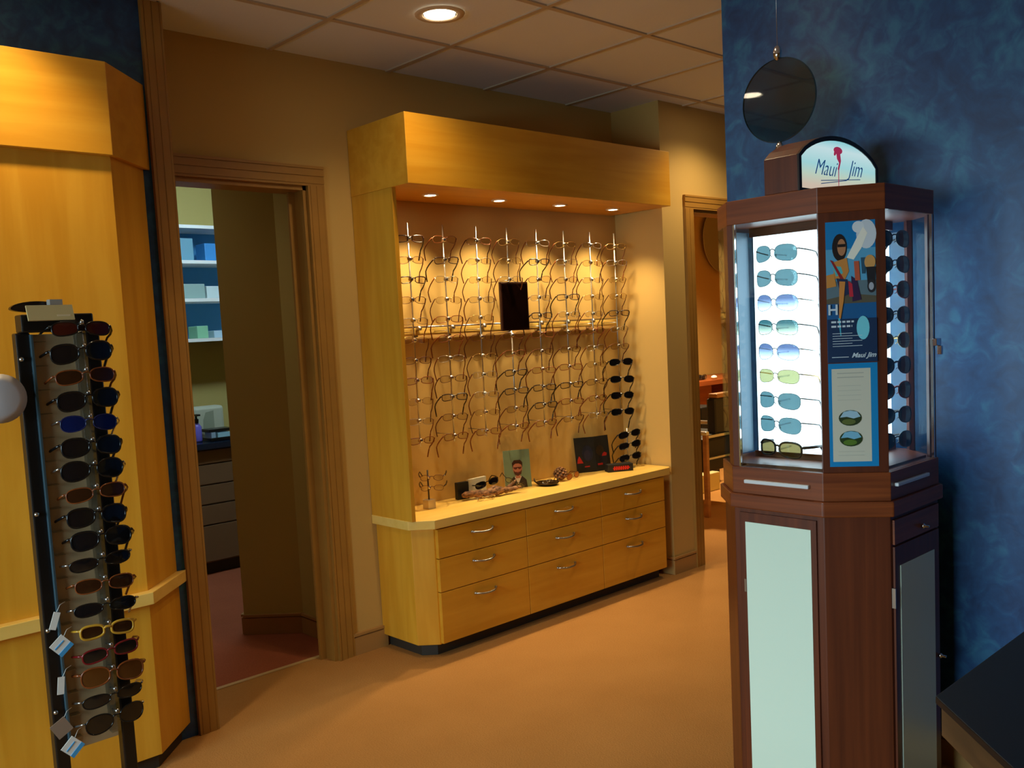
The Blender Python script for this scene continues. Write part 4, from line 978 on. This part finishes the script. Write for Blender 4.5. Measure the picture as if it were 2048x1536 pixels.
# ------------------------------------------------------------------ lights
def area(name, loc, aim, sx_, sy_, power, colr):
    l = bpy.data.lights.new(name, 'AREA'); l.shape = 'RECTANGLE'; l.size = sx_; l.size_y = sy_; l.energy = power; l.color = colr
    o = bpy.data.objects.new(name, l); col.objects.link(o); o.location = loc
    o.rotation_euler = Vector(aim).to_track_quat('-Z', 'Y').to_euler(); return o
# assumed daylight: area lamp added outside the assumed window
area('assumed_window_daylight', (-3.5, 1.6, 1.85), (1, 0, -.1), 3.0, 1.5, 470, (.78, .90, 1.))
# more downlights assumed in the same ceiling, unseen outside the frame, added for light
assumed_lamps = [(.86, 2.95, 58, 'left above the maple corner cabinet'), (.9, 1.0, 2, 'nearer the camera over the walkway'), (2.4, 1.93, 26, 'over the walkway before the maple display'),
        (4.65, 2.90, 52, 'behind the end of the blue wall'), (-.6, -.6, 10, 'over the back of the shop')]
for x, y, pw, lb in assumed_lamps:
    downlight(x, y, CH, .082, pw, 'assumed round recessed ceiling downlight ' + lb, angle=(105 if x < 1 else 140), colr=WARM)
# assumed lights added for the rooms beyond, their fixtures unseen
downlight(1.55, 4.75, CH, .07, 16, 'added round fill downlight brightening the olive wall of the left room', angle=140, colr=(1, .86, .6))  # extra lamp added to brighten the olive wall, no fixture known here
t = thing('assumed_panel_light', 'assumed square cool ceiling light panel in the left room', 'ceiling light', (2.6, 4.95, CH))  # unseen panel, assumed from the cool light on the shelf
MB().box(2.3, 2.9, 4.65, 5.25, CH - .01, CH + .002).build('diffuser', M['tube'], t)
area('assumed_panel_beam', (2.6, 4.95, CH - .03), (0, .75, -1), .55, .4, 34, (.62, .86, 1.))
spot('assumed_room_beam', (6.9, 4.8, CH - .05), 620, 130, .8, WARM, .08)  # lamp and fixture added to brighten the right room, neither is visible
t = thing('recessed_downlight', 'assumed round recessed downlight in the right room', 'ceiling light', (6.9, 4.8, CH), world=False)
MB().lathe([(.07, -.004), (.1, -.004), (.1, 0)], caps=False).build('trim_ring', M['trimring'], t); MB().lathe([(.068, -.003), (.0, -.006)], caps=False).build('lamp', M['lamp'], t)

w = bpy.data.worlds.new('world'); sc.world = w; w.use_nodes = True
w.node_tree.nodes['Background'].inputs[0].default_value = (.45, .6, .9, 1); w.node_tree.nodes['Background'].inputs[1].default_value = .4

for o in bpy.data.objects:
    if '_o' in o: del o['_o']
sc.view_settings.view_transform = 'Standard'; sc.view_settings.look = 'None'; sc.view_settings.gamma = 1.; sc.view_settings.exposure = -.3
sc.view_settings.use_curve_mapping = False
sc.cycles.use_denoising = True; sc.cycles.max_bounces = 8; sc.cycles.transparent_max_bounces = 24; sc.cycles.sample_clamp_indirect = 4.
sc.cycles.caustics_reflective = False; sc.cycles.caustics_refractive = False
